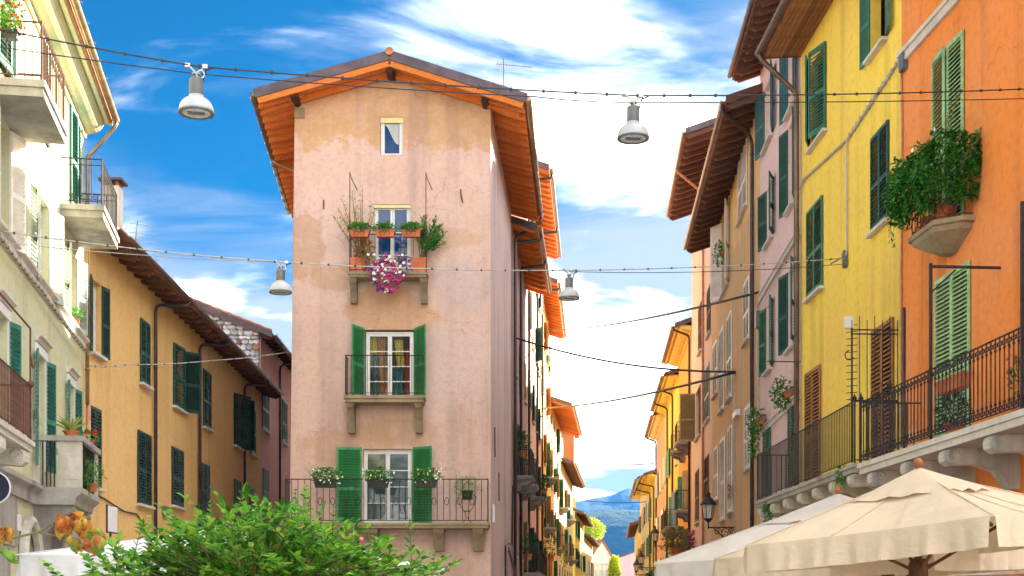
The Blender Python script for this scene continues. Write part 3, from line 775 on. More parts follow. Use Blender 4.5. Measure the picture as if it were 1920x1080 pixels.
for i in range(0, len(fr_l) - 1, 2): link('ring', ring, b1, ((fr_l[i] + fr_l[i + 1]) / 2, ry1, z1_ + .63))
for i in (14, 17, 19): link('ring', ring, b1, ((fr_l[i] + fr_l[i + 1]) / 2, ry1, z1_ + .38))
# small fittings on the wall
MB().box(6.13, 6.2, .35, .62, 4.35, 4.9).build('meter_box', 'plastic_white', C)
for px, py, l in ((607, 375, .28), (864, 355, .4)):
    u, z, _ = H.uz(px, py); MB().tube([(u, -.02, z), (u + .01, -.05, z - l * .5), (u + (.06 if px > 800 else 0), -.02, z - l)], .02, 5).build('wall_hook', 'iron_rust', C)
for z, y in ((6.4, .8), (5.2, 2.6)): MB().tube([(6.14 + .05 * y / .8, y, z + .9), (6.15 + .06 * y, y + .15, z)], .02, 5).build('tie_rod', 'iron_rust', C)
pts = [(6.75, 9, 6.3), (6.72, 8.7, 4.1), (6.55, 6.0, 4.05), (6.5, 5.2, 3.9), (6.5, 5.2, 0)]
MB().tube(pts, .035, 6).tube([(6.6, 6.2, 3.9), (6.85, 9.6, 3.1)], .03, 6).tube([(6.6, 6.2, 3.75), (6.85, 9.6, 2.95)], .03, 6).build('conduit', 'gutter_dark', C)

# ------------------------------------------------------------------ plants of the corner house (things standing or hanging on it)
def W_(u, y, z): return (u - 6.72, 40 + y, z)
for i, (xa, xb) in enumerate(((659, 698), (706, 745), (755, 793))):
    ua, uv = ub(xa), ub(xb)
    T = thing('window_box', ['terracotta box of bright herbs on the top balcony rail, beside the bare shrub', 'terracotta box of bright herbs at the middle of the top balcony rail',
              'terracotta box of bright herbs on the top balcony rail, beside the oleander'][i], 'window box', W_((ua + uv) / 2, ry3 - .02, z3 + 1.02), 0, 'terracotta boxes on the top balcony rail')
    trough(T, (0, 0, 0), uv - ua - .04, .2, .2, 'terracotta')
    foliage('leaves', 'leaf_box', (0, 0, .28), ((uv - ua) * .55, .16, .14), 520, .075, .055, T, shell=.1)
    MB().tube(arc((-.08, -.12, .1), .07, 0, 330, 9, 'xz'), .006, 4).tube(arc((.08, -.12, .1), .07, -150, 180, 9, 'xz'), .006, 4).build('scroll', 'iron', T)
T = thing('potted_oleander', 'tall oleander in a square terracotta pot on the top balcony', 'potted plant', W_(ub(788), -.42, z3))
trough(T, (0, 0, 0), .44, .34, .42, 'terracotta', name='pot')
b = MB(); tips = []
for i in range(26):
    a, r = rnd(0, 6.28), rnd(.15, .62); tips.append((.3 + r * math.cos(a) * .75, r * math.sin(a) * .5, rnd(.75, 1.78)))
for t in tips:
    t = Vector(t); d0 = (t - Vector((.05, 0, .45))).normalized()
    for k in range(26):
        p = Vector((.05, 0, .45)).lerp(t, .45 + .55 * k / 26); dd = (d0 + Vector((rnd(-1, 1), rnd(-1, 1), rnd(-.6, .5))) * .9).normalized()
        b.leaf(p, dd, (rnd(-.5, .5), -1, .6), rnd(.13, .21), .035)
o = b.build('leaves', 'leaf_ivy', T); o['kind'] = 'stuff'
stems('stems', 'twig', (.05, 0, .4), tips, .012, T)
blooms('flowers', 'petal_pinkish', [(.28, -.2, 1.65), (.1, -.25, 1.25), (.34, -.3, 1.5)], .035, T)
T = thing('potted_shrub', 'thin bare shrub with sparse yellow leaves rising from the top balcony', 'potted plant', W_(ub(676), -.4, z3))
trough(T, (-.04, 0, 0), .46, .34, .42, 'terracotta', name='pot')
tips = [(-.75, -.05, 1.7), (-.5, -.1, 2.2), (-.2, 0, 2.4), (.1, -.05, 2.55), (.38, .05, 2.05), (.45, -.1, 1.75), (-.35, -.12, 1.5), (-.1, -.1, 1.9), (.2, .05, 1.4), (-.62, .05, 1.95), (.05, 0, 2.1)]
stems('stems', 'twig', (.05, 0, .4), tips, .014, T)
b = MB()
for t in tips:
    t = Vector(t)
    for k in range(44):
        p = Vector((.05, 0, .4)).lerp(t, rnd(.4, 1.03)) + Vector((rnd(-.07, .07), rnd(-.07, .07), rnd(-.05, .05)))
        b.leaf(p, (rnd(-1, 1), rnd(-1, .4), rnd(-.4, .8)), (0, -.6, 1), rnd(.05, .095), .055)
o = b.build('leaves', 'leaf_sparse', T); o['kind'] = 'stuff'
blooms('fruit', 'petal_pinkish', [(-.32, -.15, 1.62), (.3, -.12, 1.5), (-.38, -.15, 1.3)], .04, T)
T = thing('dried_plant', 'dried brown plant drooping behind the top balcony railing', 'potted plant', W_(ub(686), -.5, z3 + .1))
foliage('leaves', 'leaf_dry', (0, 0, .5), (.27, .1, .42), 520, .12, .035, T, droop=.9, shell=.1)
stems('stems', 'twig', (0, 0, 0), [(.1, 0, .6), (-.15, 0, .7), (.02, 0, .8)], .012, T)
T = thing('hanging_petunias', 'big hanging mound of magenta, white and violet petunias under the top balcony', 'hanging flowers', W_(ub(736), ry3 - .12, z3 + .12))
trough(T, (0, .05, -.02), .9, .22, .2, 'planter_black')
b = MB(); fl = {'magenta': [], 'white': [], 'violet': []}
for i in range(900):
    t = rnd(0, 1); wd2 = .68 - .42 * t * t; x = rnd(-1, 1) * wd2 - .12 * t; z = .3 - 1.05 * t + rnd(-.05, .05)
    y = -.2 * math.sin(math.pi * min(1, .25 + t * .8)) - .06 + rnd(-.1, .06)
    if i % 5 < 3: b.leaf((x, y + .03, z), (rnd(-1, 1), -1, rnd(-1, .3)), (0, -.5, 1), rnd(.06, .1), .05)
    else:
        k = 'violet' if abs(x) > wd2 * .62 and rnd(0, 1) < .6 else ('white' if rnd(0, 1) < (.42 if t < .6 else .15) else 'magenta')
        if t < .22 and rnd(0, 1) < .6: continue
        fl[k].append((x, y - .03, z))
o = b.build('leaves', 'leaf_sparse', T); o['kind'] = 'stuff'
for k, v in fl.items(): blooms('flowers', 'petal_' + k, v, .048 if k != 'violet' else .038, T)
for i, (xa, xb) in enumerate(((598, 641), (697, 737), (786, 828))):
    ua, uv = ub(xa) * .975 + .02, ub(xb) * .975 + .05
    T = thing('window_box', ['black box of white flowers on the lowest railing, before the wider open shutter', 'black box of white trailing flowers on the lowest railing, before the glass door',
              'black box of white trailing flowers on the lowest railing, towards the fern'][i], 'window box', W_((ua + uv) / 2, ry1 - .1, z1_ + 1.02), 0, 'black boxes on the lowest railing')
    trough(T, (0, 0, 0), uv - ua, .2, .22, 'planter_black')
    foliage('leaves', 'leaf_box', (0, 0, .34), ((uv - ua) * .65, .2, .22), 520, .085, .05, T, shell=.15)
    b = MB()
    for k in range(14):
        x = rnd(-.45, .45); p0 = Vector((x * .6, 0, .25)); p1 = Vector((x * 1.35, rnd(-.2, .1), rnd(.35, .68)))
        for q in range(9): b.leaf(p0.lerp(p1, .4 + q * .075), (rnd(-1, 1), rnd(-1, 0), rnd(-.3, .7)), (0, -.5, 1), .06, .025)
    o = b.build('sprays', 'leaf_box', T); o['kind'] = 'stuff'
    blooms('flowers', 'petal_white', [(rnd(-.5, .5), rnd(-.22, -.05), rnd(.1, .55)) for k in range(24)], .028, T)
T = thing('fern_stand', 'feathery fern in a black pot on a curled iron stand', 'plant stand', W_(ub(884) * .98, -.62, z1_))
b = MB()
for s_ in (-1, 1): b.tube([(s_ * .14, 0, 0), (s_ * .03, 0, .14), (s_ * .06, 0, .32), (s_ * .2, 0, .52), (s_ * .28, 0, .78), (s_ * .2, 0, .86)], .01, 5)
b.tube(arc((0, 0, .72), .16, 0, 360, 16, 'xy'), .009, 5, False); b.tube(arc((0, 0, .36), .09, 0, 360, 12, 'xy'), .009, 5, False); b.tube([(-.15, .1, 0), (0, 0, .18), (.15, .1, 0)], .01, 5)
b.build('stand', 'iron', T); pot(T, (0, 0, .7), .17, .26, 'planter_black')
foliage('fronds', 'leaf_box', (0, 0, 1.08), (.42, .3, .3), 900, .075, .014, T, droop=.2, shell=.1)
# aerials on the ridge
def aerial(label, loc, h, yagi, parent=None, rotz=0):
    T = thing('aerial', label, 'aerial', loc, rotz)
    MB().tube([(0, 0, 0), (0, 0, h)], .016, 6).build('mast', 'lamp_grey', T)
    for (z, l, n, tilt) in yagi:
        b = MB().tube([(-.25, 0, z), (l, 0, z - tilt)], .012, 5)
        for k in range(n):
            x = -.2 + (l + .2) * k / max(1, n - 1); b.tube([(x, -.18 + .05 * k / n, z - tilt * x / l), (x, .18 - .05 * k / n, z - tilt * x / l)], .008, 4)
        b.tube([(-.1, 0, z - .25), (-.2, 0, z + .28)], .01, 4); b.build('antenna', 'lamp_grey', T)
    return T
aerial('tall aerial with a long comb antenna on the corner house roof', P(944, 166, 44) - Vector((0, 0, .35)), 1.35, [(1.15, .95, 12, .06)], rotz=.1)
T = thing('aerial', 'short slanted white aerial rod on the corner house roof', 'aerial', P(938, 160, 43.6) - Vector((0, 0, .3)))
MB().tube([(0, 0, 0), (0, 0, .3), (-.55, 0, .75)], .02, 6).build('mast', 'plastic_white', T)
# ------------------------------------------------------------------ cream house, far left
H = House('cream plaster house with green shutters, jutting balconies and a coved cornice', (-6.87, 13.0), (-9.83, 30.6), 12.9, 'plaster_cream', over=.62, slope=.25, half=4.5, name='cream_house')
E = H
E.shut(E.rect(-8, 22, -95, 138), 'green_teal', al=8, ar=8, slats='joined', sill=None)
E.shut(E.rect(130, 147, 215, 399), 'green_teal', slats='each', sill=None, al=4, ar=2)
E.shut(E.rect(78, 91, 70, 268), 'green_teal', slats='each', sill=None, al=3, ar=2)
def openwin(r, mat, al, ar, glz=('frame_white', 'pane_dark'), slats='each', sill=None, w_=None, rows=2, surround=None, reveal=.22):
    u0, u1, z0, z1 = r
    E.hole(u0, u1, z0, z1, reveal); h_ = (u1 - u0) / 2 - .004
    if al is not None: shutter(E.o, u0, z0 + .01, w_ or h_, z1 - z0 - .02, mat, al, 'L', -.03, slats)
    if ar is not None: shutter(E.o, u1, z0 + .01, w_ or h_, z1 - z0 - .02, mat, ar, 'R', -.03, slats)
    if glz: glazed(E.o, u0 + .01, u1 - .01, z0 + .005, z1 - .01, 2, rows, .15, *glz)
    if sill: E.sill(u0, u1, z0, sill)
    if surround:
        MB().box(u0 - .14, u0 - .002, -.035, .02, z0, z1).box(u1 + .002, u1 + .14, -.035, .02, z0, z1).box(u0 - .14, u1 + .14, -.036, .02, z1 + .002, z1 + .16).build('surround', 'frame_white', E.o)
        MB().prism([(.02, z1 + .18), (-.05, z1 + .18), (-.08, z1 + .25), (-.13, z1 + .28), (-.13, z1 + .32), (.02, z1 + .34)], u0 - .17, u1 + .17).build('hood', 'marble', E.o)
openwin(E.rect(-4, 18, 225, 450), 'shutter_white', 168, 160, slats='joined', surround=None)
openwin(E.rect(70, 91, 372, 548), 'shutter_grey', 168, 163, slats='each')
openwin(E.rect(129, 143, 472, 612), 'shutter_grey', 168, 163, slats='each')
openwin(E.rect(-6, 14, 590, 790), 'green_teal', 168, 163, slats='joined', surround=1, rows=3)
openwin(E.rect(68, 84, 668, 880), 'green_teal', 168, 165, slats='each', surround=1, rows=3)
openwin(E.rect(127, 138, 722, 880), 'green_teal', 168, 165, slats='each', surround=1, rows=3)
zb = E.uz(155, 640)[1]
MB().prism([(.02, zb - .16), (-.07, zb - .16), (-.07, zb - .05), (-.14, zb), (-.14, zb + .05), (.02, zb + .07)], .0, E.L - .01).build('belt_course', 'marble', E.o)
# stone ground floor with separate blocks
E.hole(*E.rect(36, 62, 968, 1090)[:2], 0.0, 3.15, .5)
arch = E.rect(36, 62, 968, 1090)
E.finish()
E.roof(-.05, E.L + .05, style='cove', bmat='plaster_cream', gmat='gutter_copper', gutter=.08, fmat='plaster_cream')
E.pipe(E.L - .05, 6.4, 12.1, 'gutter_copper', E.L + .02, .045)
MB().tube([(E.L + .02, -.1, 6.4), (E.L + .02, -.1, 0)], .055, 8).build('downpipe', 'pipe_peach', E.o, smooth=True)
zc = E.uz(60, 910)[1]
MB().prism([(.02, zc - .35), (-.08, zc - .35), (-.1, zc - .12), (-.2, zc - .08), (-.2, zc), (.02, zc + .05)], 0, E.uz(64, 0)[0]).build('cornice', 'stone_grey', E.o)
ub_ = lambda x: E.uz(x, 0)[0]
u = 7.2; k = 0
blocks = MB().box(0, 1, -.05, .02, 0, 1).mesh('stone_block', 'stone_grey')
for row in range(4):
    z = .1 + row * .88; u = 6.0 + (row % 2) * .6
    while u < E.L - .3:
        wd = 1.15
        if not (arch[0] - .25 < u + wd and u < arch[1] + .25):
            o = link('stone_block', blocks, E.o, (u, 0, z)); o.scale = (wd - .03, 1, .85)
        u += wd
MB().tube([(arch[0] - .1, -.08, 0), (arch[0] - .1, -.08, 2.5)] + [((arch[0] + arch[1]) / 2 - (arch[1] - arch[0] + .2) / 2 * math.cos(R(a)), -.08, 2.5 + .75 * math.sin(R(a))) for a in range(15, 180, 15)] + [(arch[1] + .1, -.08, 2.5), (arch[1] + .1, -.08, 0)], .1, 6).build('arch_moulding', 'stone_pale', E.o)
MB().box(arch[0], arch[1], .45, .5, 0, 3.1).build('door', 'log_dark', E.o)
MB().box(ub_(26), ub_(32), -.075, -.04, E.uz(29, 995)[1], E.uz(29, 965)[1]).build('plaque', 'plastic_white', E.o)
# balconies
zt = 10.02
bl, ry, _ = E.balcony(ub_(33) - 2.25, ub_(33), zt, .84, .26, .92, .14, 'stone_grey', 'iron_rust', (), bar=.01)
bl2, ry, _ = E.balcony(ub_(148) - 2.5, ub_(148), 10.05, .88, .26, .95, .22, 'stone_grey', 'iron', (), bar=.011)
b = MB()
for bx_ in (0, 1): b.tube([(ub_(148) - 2.45 * (1 - bx_) - .05 * bx_, -.01, 10.05 + .82), (ub_(148) - 2.45 * (1 - bx_) - .05 * bx_, -.82, 10.05 + .82)], .011, 5)
b.tube([(ub_(148) - 2.45, -.82, 10.87), (ub_(148) - .05, -.82, 10.87)], .011, 5).build('railing', 'iron', bl2)
curl = MB().tube([(.05 * math.cos(t * .5) * (1 - t / 22), 0, .05 * math.sin(t * .5) * (1 - t / 22)) for t in range(18)], .008, 4).mesh('scroll', 'iron')
for k in range(6): link('scroll', curl, bl2, (ub_(148) - 2.3 + k * .42, -.82, 10.2))
for k in range(3): link('scroll', curl, bl2, (ub_(148) - 2.45, -.2 - k * .24, 10.2), (0, 0, R(90)))
uf = E.uz(66, 0, .8)[0]
bl3, ry, _ = E.balcony(uf - 3.6, uf, 4.22, .8, .16, .86, .1, 'stone_pale', 'iron_rust', (uf - .5, uf - 2.2), .45, .26, .009, volute=True)
MB().tube([(uf - .06, ry, 5.05), (uf - .06, ry, 5.95), (uf - 3.4, ry, 5.98)], .016, 5).tube(arc((uf + .16, ry, 5.55), .16, 180, 350, 8, 'xz'), .013, 5).lathe([(0.01, -.06), (.05, -.03), (.06, 0), (.05, .03), (.01, .06)], 10, (uf - .06, ry, 5.1)).build('awning_frame', 'iron_rust', bl3)
# stone balcony
ua, uz_ = ub_(62), E.uz(183, 0, .85)[0]; z = 3.92; pj = .86
b = MB().prism([(.02, z - .32), (-pj + .12, z - .32), (-pj + .1, z - .2), (-pj - .02, z - .1), (-pj - .02, z), (.02, z)], ua - .1, uz_ + .1)
sb = b.build('balcony', 'stone_grey', E.o)
MB().box(ua - .06, uz_ + .06, -pj - .05, -pj + .16, z + .86, z + .96).box(ua - .06, ua + .15, -pj + .16, .0, z + .861, z + .959).box(uz_ - .15, uz_ + .06, -pj + .16, 0, z + .861, z + .959).build('coping', 'stone_grey', sb)
for (x0, x1, y0, y1) in ((ua, ua + .12, -pj, -pj + .42), (uz_ - .2, uz_, -pj, -pj + .14), (ua, ua + .12, -.12, 0)):
    o = MB().box(x0, x1, y0, y1, z + .002, z + .858).build('pier', 'stone_pale', sb)
    if y1 - y0 > .3: MB().box(x0 - .012, x0 + .01, y0 + .06, y1 - .06, z + .16, z + .78).build('panel', 'stone_pale', o)
me = MB().tube([(0, 0, 0), (0, 0, .86)], .013, 6).mesh('baluster', 'iron')
for k in range(4): link('baluster', me, sb, (ua + .05, -.16 - .07 * k, z))
for k in range(17): link('baluster', me, sb, (ua + .2 + (uz_ - ua - .5) * k / 16, -pj + .05, z))
pr = [(.02, -.001), (-pj + .15, -.001), (-pj + .12, -.12), (-pj * .55, -.2), (-pj * .3, -.5), (-.12, -.95), (.02, -1.0)]
for uu in (ua + .02, uz_ - .3): MB().prism(pr, 0, .26).build('bracket', 'stone_grey', sb, (uu, 0, z - .32))
# round sign at the frame's edge, hung on a wall bracket
T = thing('round_sign', 'round dark blue sign with pale rim hung from the cream house', 'sign', P(-12, 950, 19.0) , R(8))
MB().tube(arc((0, 0, .27), .225, 0, 360, 28, 'xz'), .016, 6, False).build('rim', 'plastic_white', T)
MB().lathe([(.219, -.022), (.219, .022)], 28, (0, 0, .27), Matrix.Rotation(R(90), 3, 'X')).build('face', 'sign_navy', T)
MB().tube([(0, 0, .5), (0, 0, .6), (-.5, 0, .6)], .015, 5).build('arm', 'iron', T)
# plants
def pw(Hs, u, y, z): return Hs.world(u, y, z)
T = thing('potted_agave', 'spiky striped agave in a terracotta bowl on the stone balcony coping', 'potted plant', pw(E, ua + .1, -pj + .2, z + .96))
pot(T, (0, 0, 0), .15, .1)
b = MB()
for k in range(16):
    a = k * 2.4; e = rnd(.35, 1.2); b.leaf((0, 0, .08), (math.cos(a) * math.cos(e), math.sin(a) * math.cos(e), math.sin(e)), (0, 0, 1), rnd(.3, .45), .05)
b.build('leaves', 'leaf_agave', T)
T = thing('flower_pot', 'small pot of red flowers on the stone balcony coping', 'potted plant', pw(E, uz_ - .7, -pj + .05, z + .96))
pot(T, (0, 0, 0), .09, .1); foliage('leaves', 'leaf_ivy', (0, 0, .16), (.2, .2, .12), 160, .06, .04, T, shell=.1); blooms('flowers', 'petal_red', [(.1, -.1, .24), (.16, -.14, .2), (-.05, -.12, .22), (.13, -.05, .28)], .05, T)
T = thing('balcony_shrub', 'green conifer shrub poking through the stone balcony side', 'potted plant', pw(E, ua + .7, -pj - .06, z))
pot(T, (0, .12, 0), .1, .16); foliage('leaves', 'leaf_box', (0, 0, .3), (.26, .12, .3), 420, .07, .025, T, shell=.1)
T = thing('geranium_pot', 'bright red geraniums on the topmost cream house balcony', 'potted plant', pw(E, ub_(33) - 2.25, -.42, zt + .72))
trough(T, (-.1, 0, -.12), .26, .14, .14, 'planter_black'); foliage('leaves', 'leaf_box', (-.1, 0, .25), (.2, .18, .3), 240, .07, .06, T, shell=.1)
blooms('flowers', 'petal_red', [(rnd(-.3, .12), rnd(-.25, .1), rnd(0, .6)) for k in range(30)], .042, T)
T = thing('sill_pot', 'little green plant in a clay pot on the grey shuttered window ledge', 'potted plant', pw(E, ub_(137), -.07, zb + .075))
pot(T, (0, 0, 0), .08, .14); foliage('leaves', 'leaf_box', (0, 0, .24), (.17, .15, .13), 170, .06, .05, T, shell=.1)

# ------------------------------------------------------------------ ochre house on the left
H = House('long ochre house with dark green shutters and brown scalloped eaves', (-9.893, 30.8), (-10.12, 53.7), 10.44, 'plaster_ochre_left', over=.72, slope=.3, half=5, name='ochre_house')
E = H; Y1 = H
openwin(E.rect(172, 190, 528, 665), 'green_dark', 168, 168, slats='each', sill='marble', glz=('frame_white', 'pane_dark'))
E.shut(E.rect(262, 279, 602, 722), 'green_deep', slats='each')
r = E.rect(324, 343, 650, 766); E.hole(*r, .16); shutter(E.o, r[0], r[2], (r[1] - r[0]) * .8, r[3] - r[2], 'green_deep', 5, 'L', -.02, 'joined'); shutter(E.o, r[1], r[2], .62, r[3] - r[2], 'green_dark', 140, 'R', -.03, 'joined'); E.sill(r[0], r[1], r[2])
E.shut(E.rect(380, 394, 696, 803), 'green_deep', slats='joined')
r = E.rect(438, 452, 742, 838); E.hole(*r, .16); shutter(E.o, r[0], r[2], (r[1] - r[0]) * .8, r[3] - r[2], 'green_dark', 20, 'L', -.02, 'joined'); shutter(E.o, r[1], r[2], .62, r[3] - r[2], 'green_dark', 140, 'R', -.03, 'joined'); E.sill(r[0], r[1], r[2])
E.shut(E.rect(469, 478, 768, 853), 'green_deep', slats='joined')
for xl, xr, yt, yb in ((163, 187, 763, 913), (257, 281, 811, 947), (321, 342, 841, 950), (376, 391, 870, 968), (438, 450, 900, 985), (467, 476, 914, 995)):
    E.shut(E.rect(xl, xr, yt, yb), 'green_dark', slats='each' if xl < 170 else 'joined')
E.finish(); E.roof(-.02, E.L + .5, nr=34, raft=(.16, .17), gmat='gutter_brown')
for x, fx in ((292, 326), (375, 401), (459, 482)):
    u = E.uz(x, 0, .09)[0]; E.pipe(u, 0, E.ze - .35, 'gutter_dark', u + .9, .05)
pts = [E.world(*q) for q in ((.3, -.03, 4.45), (1.5, -.03, 4.35), (3.2, -.03, 4.2), (4.4, -.03, 4.2), (5.2, -.03, 3.9))]
MB().tube([(.3, -.03, 4.45), (1.5, -.03, 4.38), (3.2, -.03, 4.2), (4.4, -.03, 4.22), (5.2, -.03, 3.95)], .02, 5).build('conduit', 'gutter_dark', E.o)
MB().box(E.uz(303, 0)[0], E.uz(311, 0)[0], -.12, 0, E.uz(307, 968)[1], E.uz(307, 950)[1]).build('junction_box', 'lamp_grey', E.o)
T = thing('chimney', 'white chimney with flat cap on the ochre roof', 'chimney', P(212, 425, 34.3))
MB().box(-.2, .2, -.2, .2, -.5, 1.0).build('stack', 'plaster_white', T); MB().box(-.3, .3, -.3, .3, 1.12, 1.18).build('cap', 'fascia', T)
for i in (-1, 1): MB().box(i * .15 - .04, i * .15 + .04, -.18, .18, 1.0, 1.12).build('cap_brick', 'tile_roof', T)
T = thing('aerial', 'aerial with long thin rods above the ochre roof edge', 'aerial', P(257, 440, 38), R(20))
MB().tube([(0, 0, -.4), (0, 0, .36)], .02, 6).build('mast', 'steel', T)
b = MB()
for k in range(5): b.tube([(-.2, .3 * k, .3 - .16 * k), (.45 + .1 * k, .3 * k, .3 - .17 * k)], .008, 4)
b.tube([(0, -.2, .36), (0, 1.4, -.35)], .012, 4).build('antenna', 'steel', T)

# ------------------------------------------------------------------ rose house with the rubble gable, further along on the left
H = House('rose pink house with a rubble stone gable and black rafters', (-10.13, 53.75), (-10.26, 66.0), 12.72, 'plaster_rose', over=.5, slope=.4, half=5, name='stone_gable_house')
E = H
for xl, xr, yt, yb in ((491, 503, 725, 808), (528, 537, 752, 832), (492, 502, 880, 960)): E.shut(E.rect(xl, xr, yt, yb), 'green_mid', slats='joined')
E.finish(); E.roof(-.25, E.L, nr=18, rmat='log_dark', bmat='log_dark', gmat='gutter_dark', fmat='fascia', raft=(.12, .16))
E.pipe(E.uz(525, 0, .09)[0], 0, E.ze - .4, 'gutter_dark', E.uz(525, 0, .09)[0] + .5, .05)
MB().add([(-.004, 0.03, 8), (-.004, 6, 8), (-.004, 6, 14.9), (-.004, 5, 14.8), (-.004, .03, 12.85)], [(0, 1, 2, 3, 4)]).add([(-.03, .03, 8), (-.03, 6, 8), (-.03, 5, 14.75), (-.03, .03, 12.82)], [(3, 2, 1, 0)]).build('mortar_face', 'mortar', E.o)
simple('rubble_grey', (.60, .61, .62), .9, var=.4, scale=5, bump=.8, bscale=14, rnd=.45)
simple('rubble_red', (.45, .20, .12), .9, var=.4, scale=5, bump=.8, bscale=14, rnd=.3)
z = 10.9
while z < 14.6:
    hgt = rnd(.14, .25); y = .04 + rnd(0, .05)
    while y < 4.2:
        wd = rnd(.16, .42); h2 = min(hgt * rnd(.9, 1.06), 12.88 + .4 * y - z)
        if h2 > .07:
            b = MB(); n = 9; vs = []; ph = rnd(0, 6)
            js = [1 + rnd(-.14, .06) for k in range(n)]
            for lay, ex in ((0, 1.0), (.05, .97), (.09, .66)):
                for k in range(n):
                    a = 2 * math.pi * k / n + ph; q = (abs(math.cos(a)) ** 5 + abs(math.sin(a)) ** 5) ** -.2
                    vs.append((-lay - rnd(0, .012), math.cos(a) * q * wd * .515 * ex * js[k], math.sin(a) * q * h2 * .515 * ex * js[k]))
            fs = [(l * n + k, l * n + (k + 1) % n, (l + 1) * n + (k + 1) % n, (l + 1) * n + k) for l in range(2) for k in range(n)] + [tuple(2 * n + k for k in range(n))]
            b.add(vs, fs).build('stone', 'rubble_red' if random.random() < .16 else 'rubble_grey', E.o, (-.03, y + wd / 2, z + h2 / 2), (rnd(-.1, .1), 0, 0), smooth=False)
        y += wd
    z += hgt
tl = MB().tube([(0, 0, 0), (0, .45, .18)], [.09, .075], 8).mesh('verge_tile', 'tile_roof')
for k in range(13): link('verge_tile', tl, E.ro, (-.2, -.45 + k * .4, E.ze + .4 * (k * .4) + .21))
# ------------------------------------------------------------------ orange house, near right
H = House('vivid orange house with light green shutters and an ornate black balcony railing', (7.45, 25.5), (8.44, 12.5), 15.9, 'plaster_orange', over=.8, slope=.3, half=5, name='orange_house')
E = H; OH = H
r = E.rect(1752, 1809, 84, 440); E.shut(r, 'green_light', slats='each', sill=None, al=5, ar=0)
r = list(E.rect(1757, 1821, 507, 820)); r[2] = 4.36; E.shut(tuple(r), 'green_light', slats='each', sill=None)
r2 = (r[1] + 2.6, r[1] + 4.0, 4.36, r[3]); E.shut(r2, 'green_light', slats='joined', sill=None)
E.shut((r[1] + 2.6, r[1] + 4.0, 8.3, 10.9), 'green_light', slats='joined', sill=None)
E.finish(); E.roof(0, E.L + .1, nr=18)
bal, ry, Lb = E.balcony(.95, E.L - .3, 4.34, 1.2, .2, 1.12, .145, 'marble', 'iron', [1.6 + 1.62 * k for k in range(7)], .62, .26, .011, bmat='stone_pale', volute=True)
MB().box(.98, E.L - .33, -1.15, 0, 4.136, 4.139).build('soffit', 'soffit_shell', bal)
sc = MB()
for s_ in (-1, 1):
    sc.tube([(s_ * (.035 + .028 * math.cos(R(a))), 0, .05 + .03 * math.sin(R(a))) for a in range(-150, 151, 30)], .009, 4)
sc.lathe([(.012, .1), (.022, .12), (.012, .15)], 6)
sme = sc.mesh('scroll', 'iron')
for q in Lb:
    if abs(q[1] - ry) < .01: link('scroll', sme, bal, (q[0], q[1], 4.42)); link('scroll', sme, bal, (q[0], q[1], 5.42), (R(180), 0, 0))
fin = MB().lathe([(.012, 0), (.03, .03), (.05, .08), (.02, .12), (.014, .15), (.002, .19)], 10).mesh('finial', 'iron')
for u in (1.0, 1.0 + 1.45): link('finial', fin, bal, (u, ry, 5.46))
for u in (E.uz(1745, 0, 1.14)[0], E.uz(1917, 0, 1.14)[0]):
    MB().box(u - .022, u + .022, ry - .022, ry + .022, 4.34, 7.15).build('post', 'iron', bal)
    MB().box(u - .02, u + .02, ry + .023, 0, 7.08, 7.12).tube([(u, ry + .02, 6.7), (u, ry + .4, 7.05)], .014, 5).build('arm', 'iron', bal)
# shell-shaped stone balcony
u0, u1, zt = 1.55, 3.35, 8.22
b = MB(); lay = []
for z, k in ((0, 1.0), (-.08, 1.0), (-.09, .94), (-.17, .91), (-.2, .86), (-.33, .62), (-.42, .36)):
    cu = (u0 + u1) / 2; hw = (u1 - u0) / 2 * (k * .85 + .15 * 1); pj = .6 * k
    lay.append([(cu - hw * k, .02, zt + z), (cu - hw * k, -pj * .35, zt + z), (cu - hw * k * .62, -pj, zt + z), (cu + hw * k * .62, -pj, zt + z), (cu + hw * k, -pj * .35, zt + z), (cu + hw * k, .02, zt + z)])
n = 6
b.add([p for l in lay for p in l], [(l * n + k, l * n + (k + 1) % n, (l + 1) * n + (k + 1) % n, (l + 1) * n + k) for l in range(len(lay) - 1) for k in range(n)] + [tuple(range(n)), tuple((len(lay) - 1) * n + k for k in range(n))[::-1]])
shell = b.build('shell_balcony', 'stone_brown', E.o)
path = [(u0 + .06, -.02), (u0 + .06, -.2), (u0 + .38, -.54), (u1 - .38, -.54), (u1 - .06, -.2), (u1 - .06, -.02)]
b = MB()
for zz in (.05, .34, .95): b.tube([(x, y, zt + zz) for x, y in path], .012, 5)
b.build('railing', 'iron_rust', shell)
ringm = MB().tube(arc((0, 0, 0), .13, 0, 360, 16, 'xz'), .012, 5, False).mesh('ring', 'iron_rust')
for k in range(4): link('ring', ringm, shell, (u0 + .5 + k * .28, -.54, zt + .2))
link('ring', ringm, shell, (u1 - .2, -.36, zt + .2), (0, 0, R(47)))
bar = MB().tube([(0, 0, .05), (0, 0, .95)], .009, 4).mesh('baluster', 'iron_rust')
for k in range(9): link('baluster', bar, shell, (u0 + .4 + k * .125, -.54, zt))
T = thing('climbing_plant', 'dense dark green climbing plant spilling over the orange house shell balcony', 'climbing plant', E.world((u0 + u1) / 2, -.45, zt))
b = MB(); vs = []
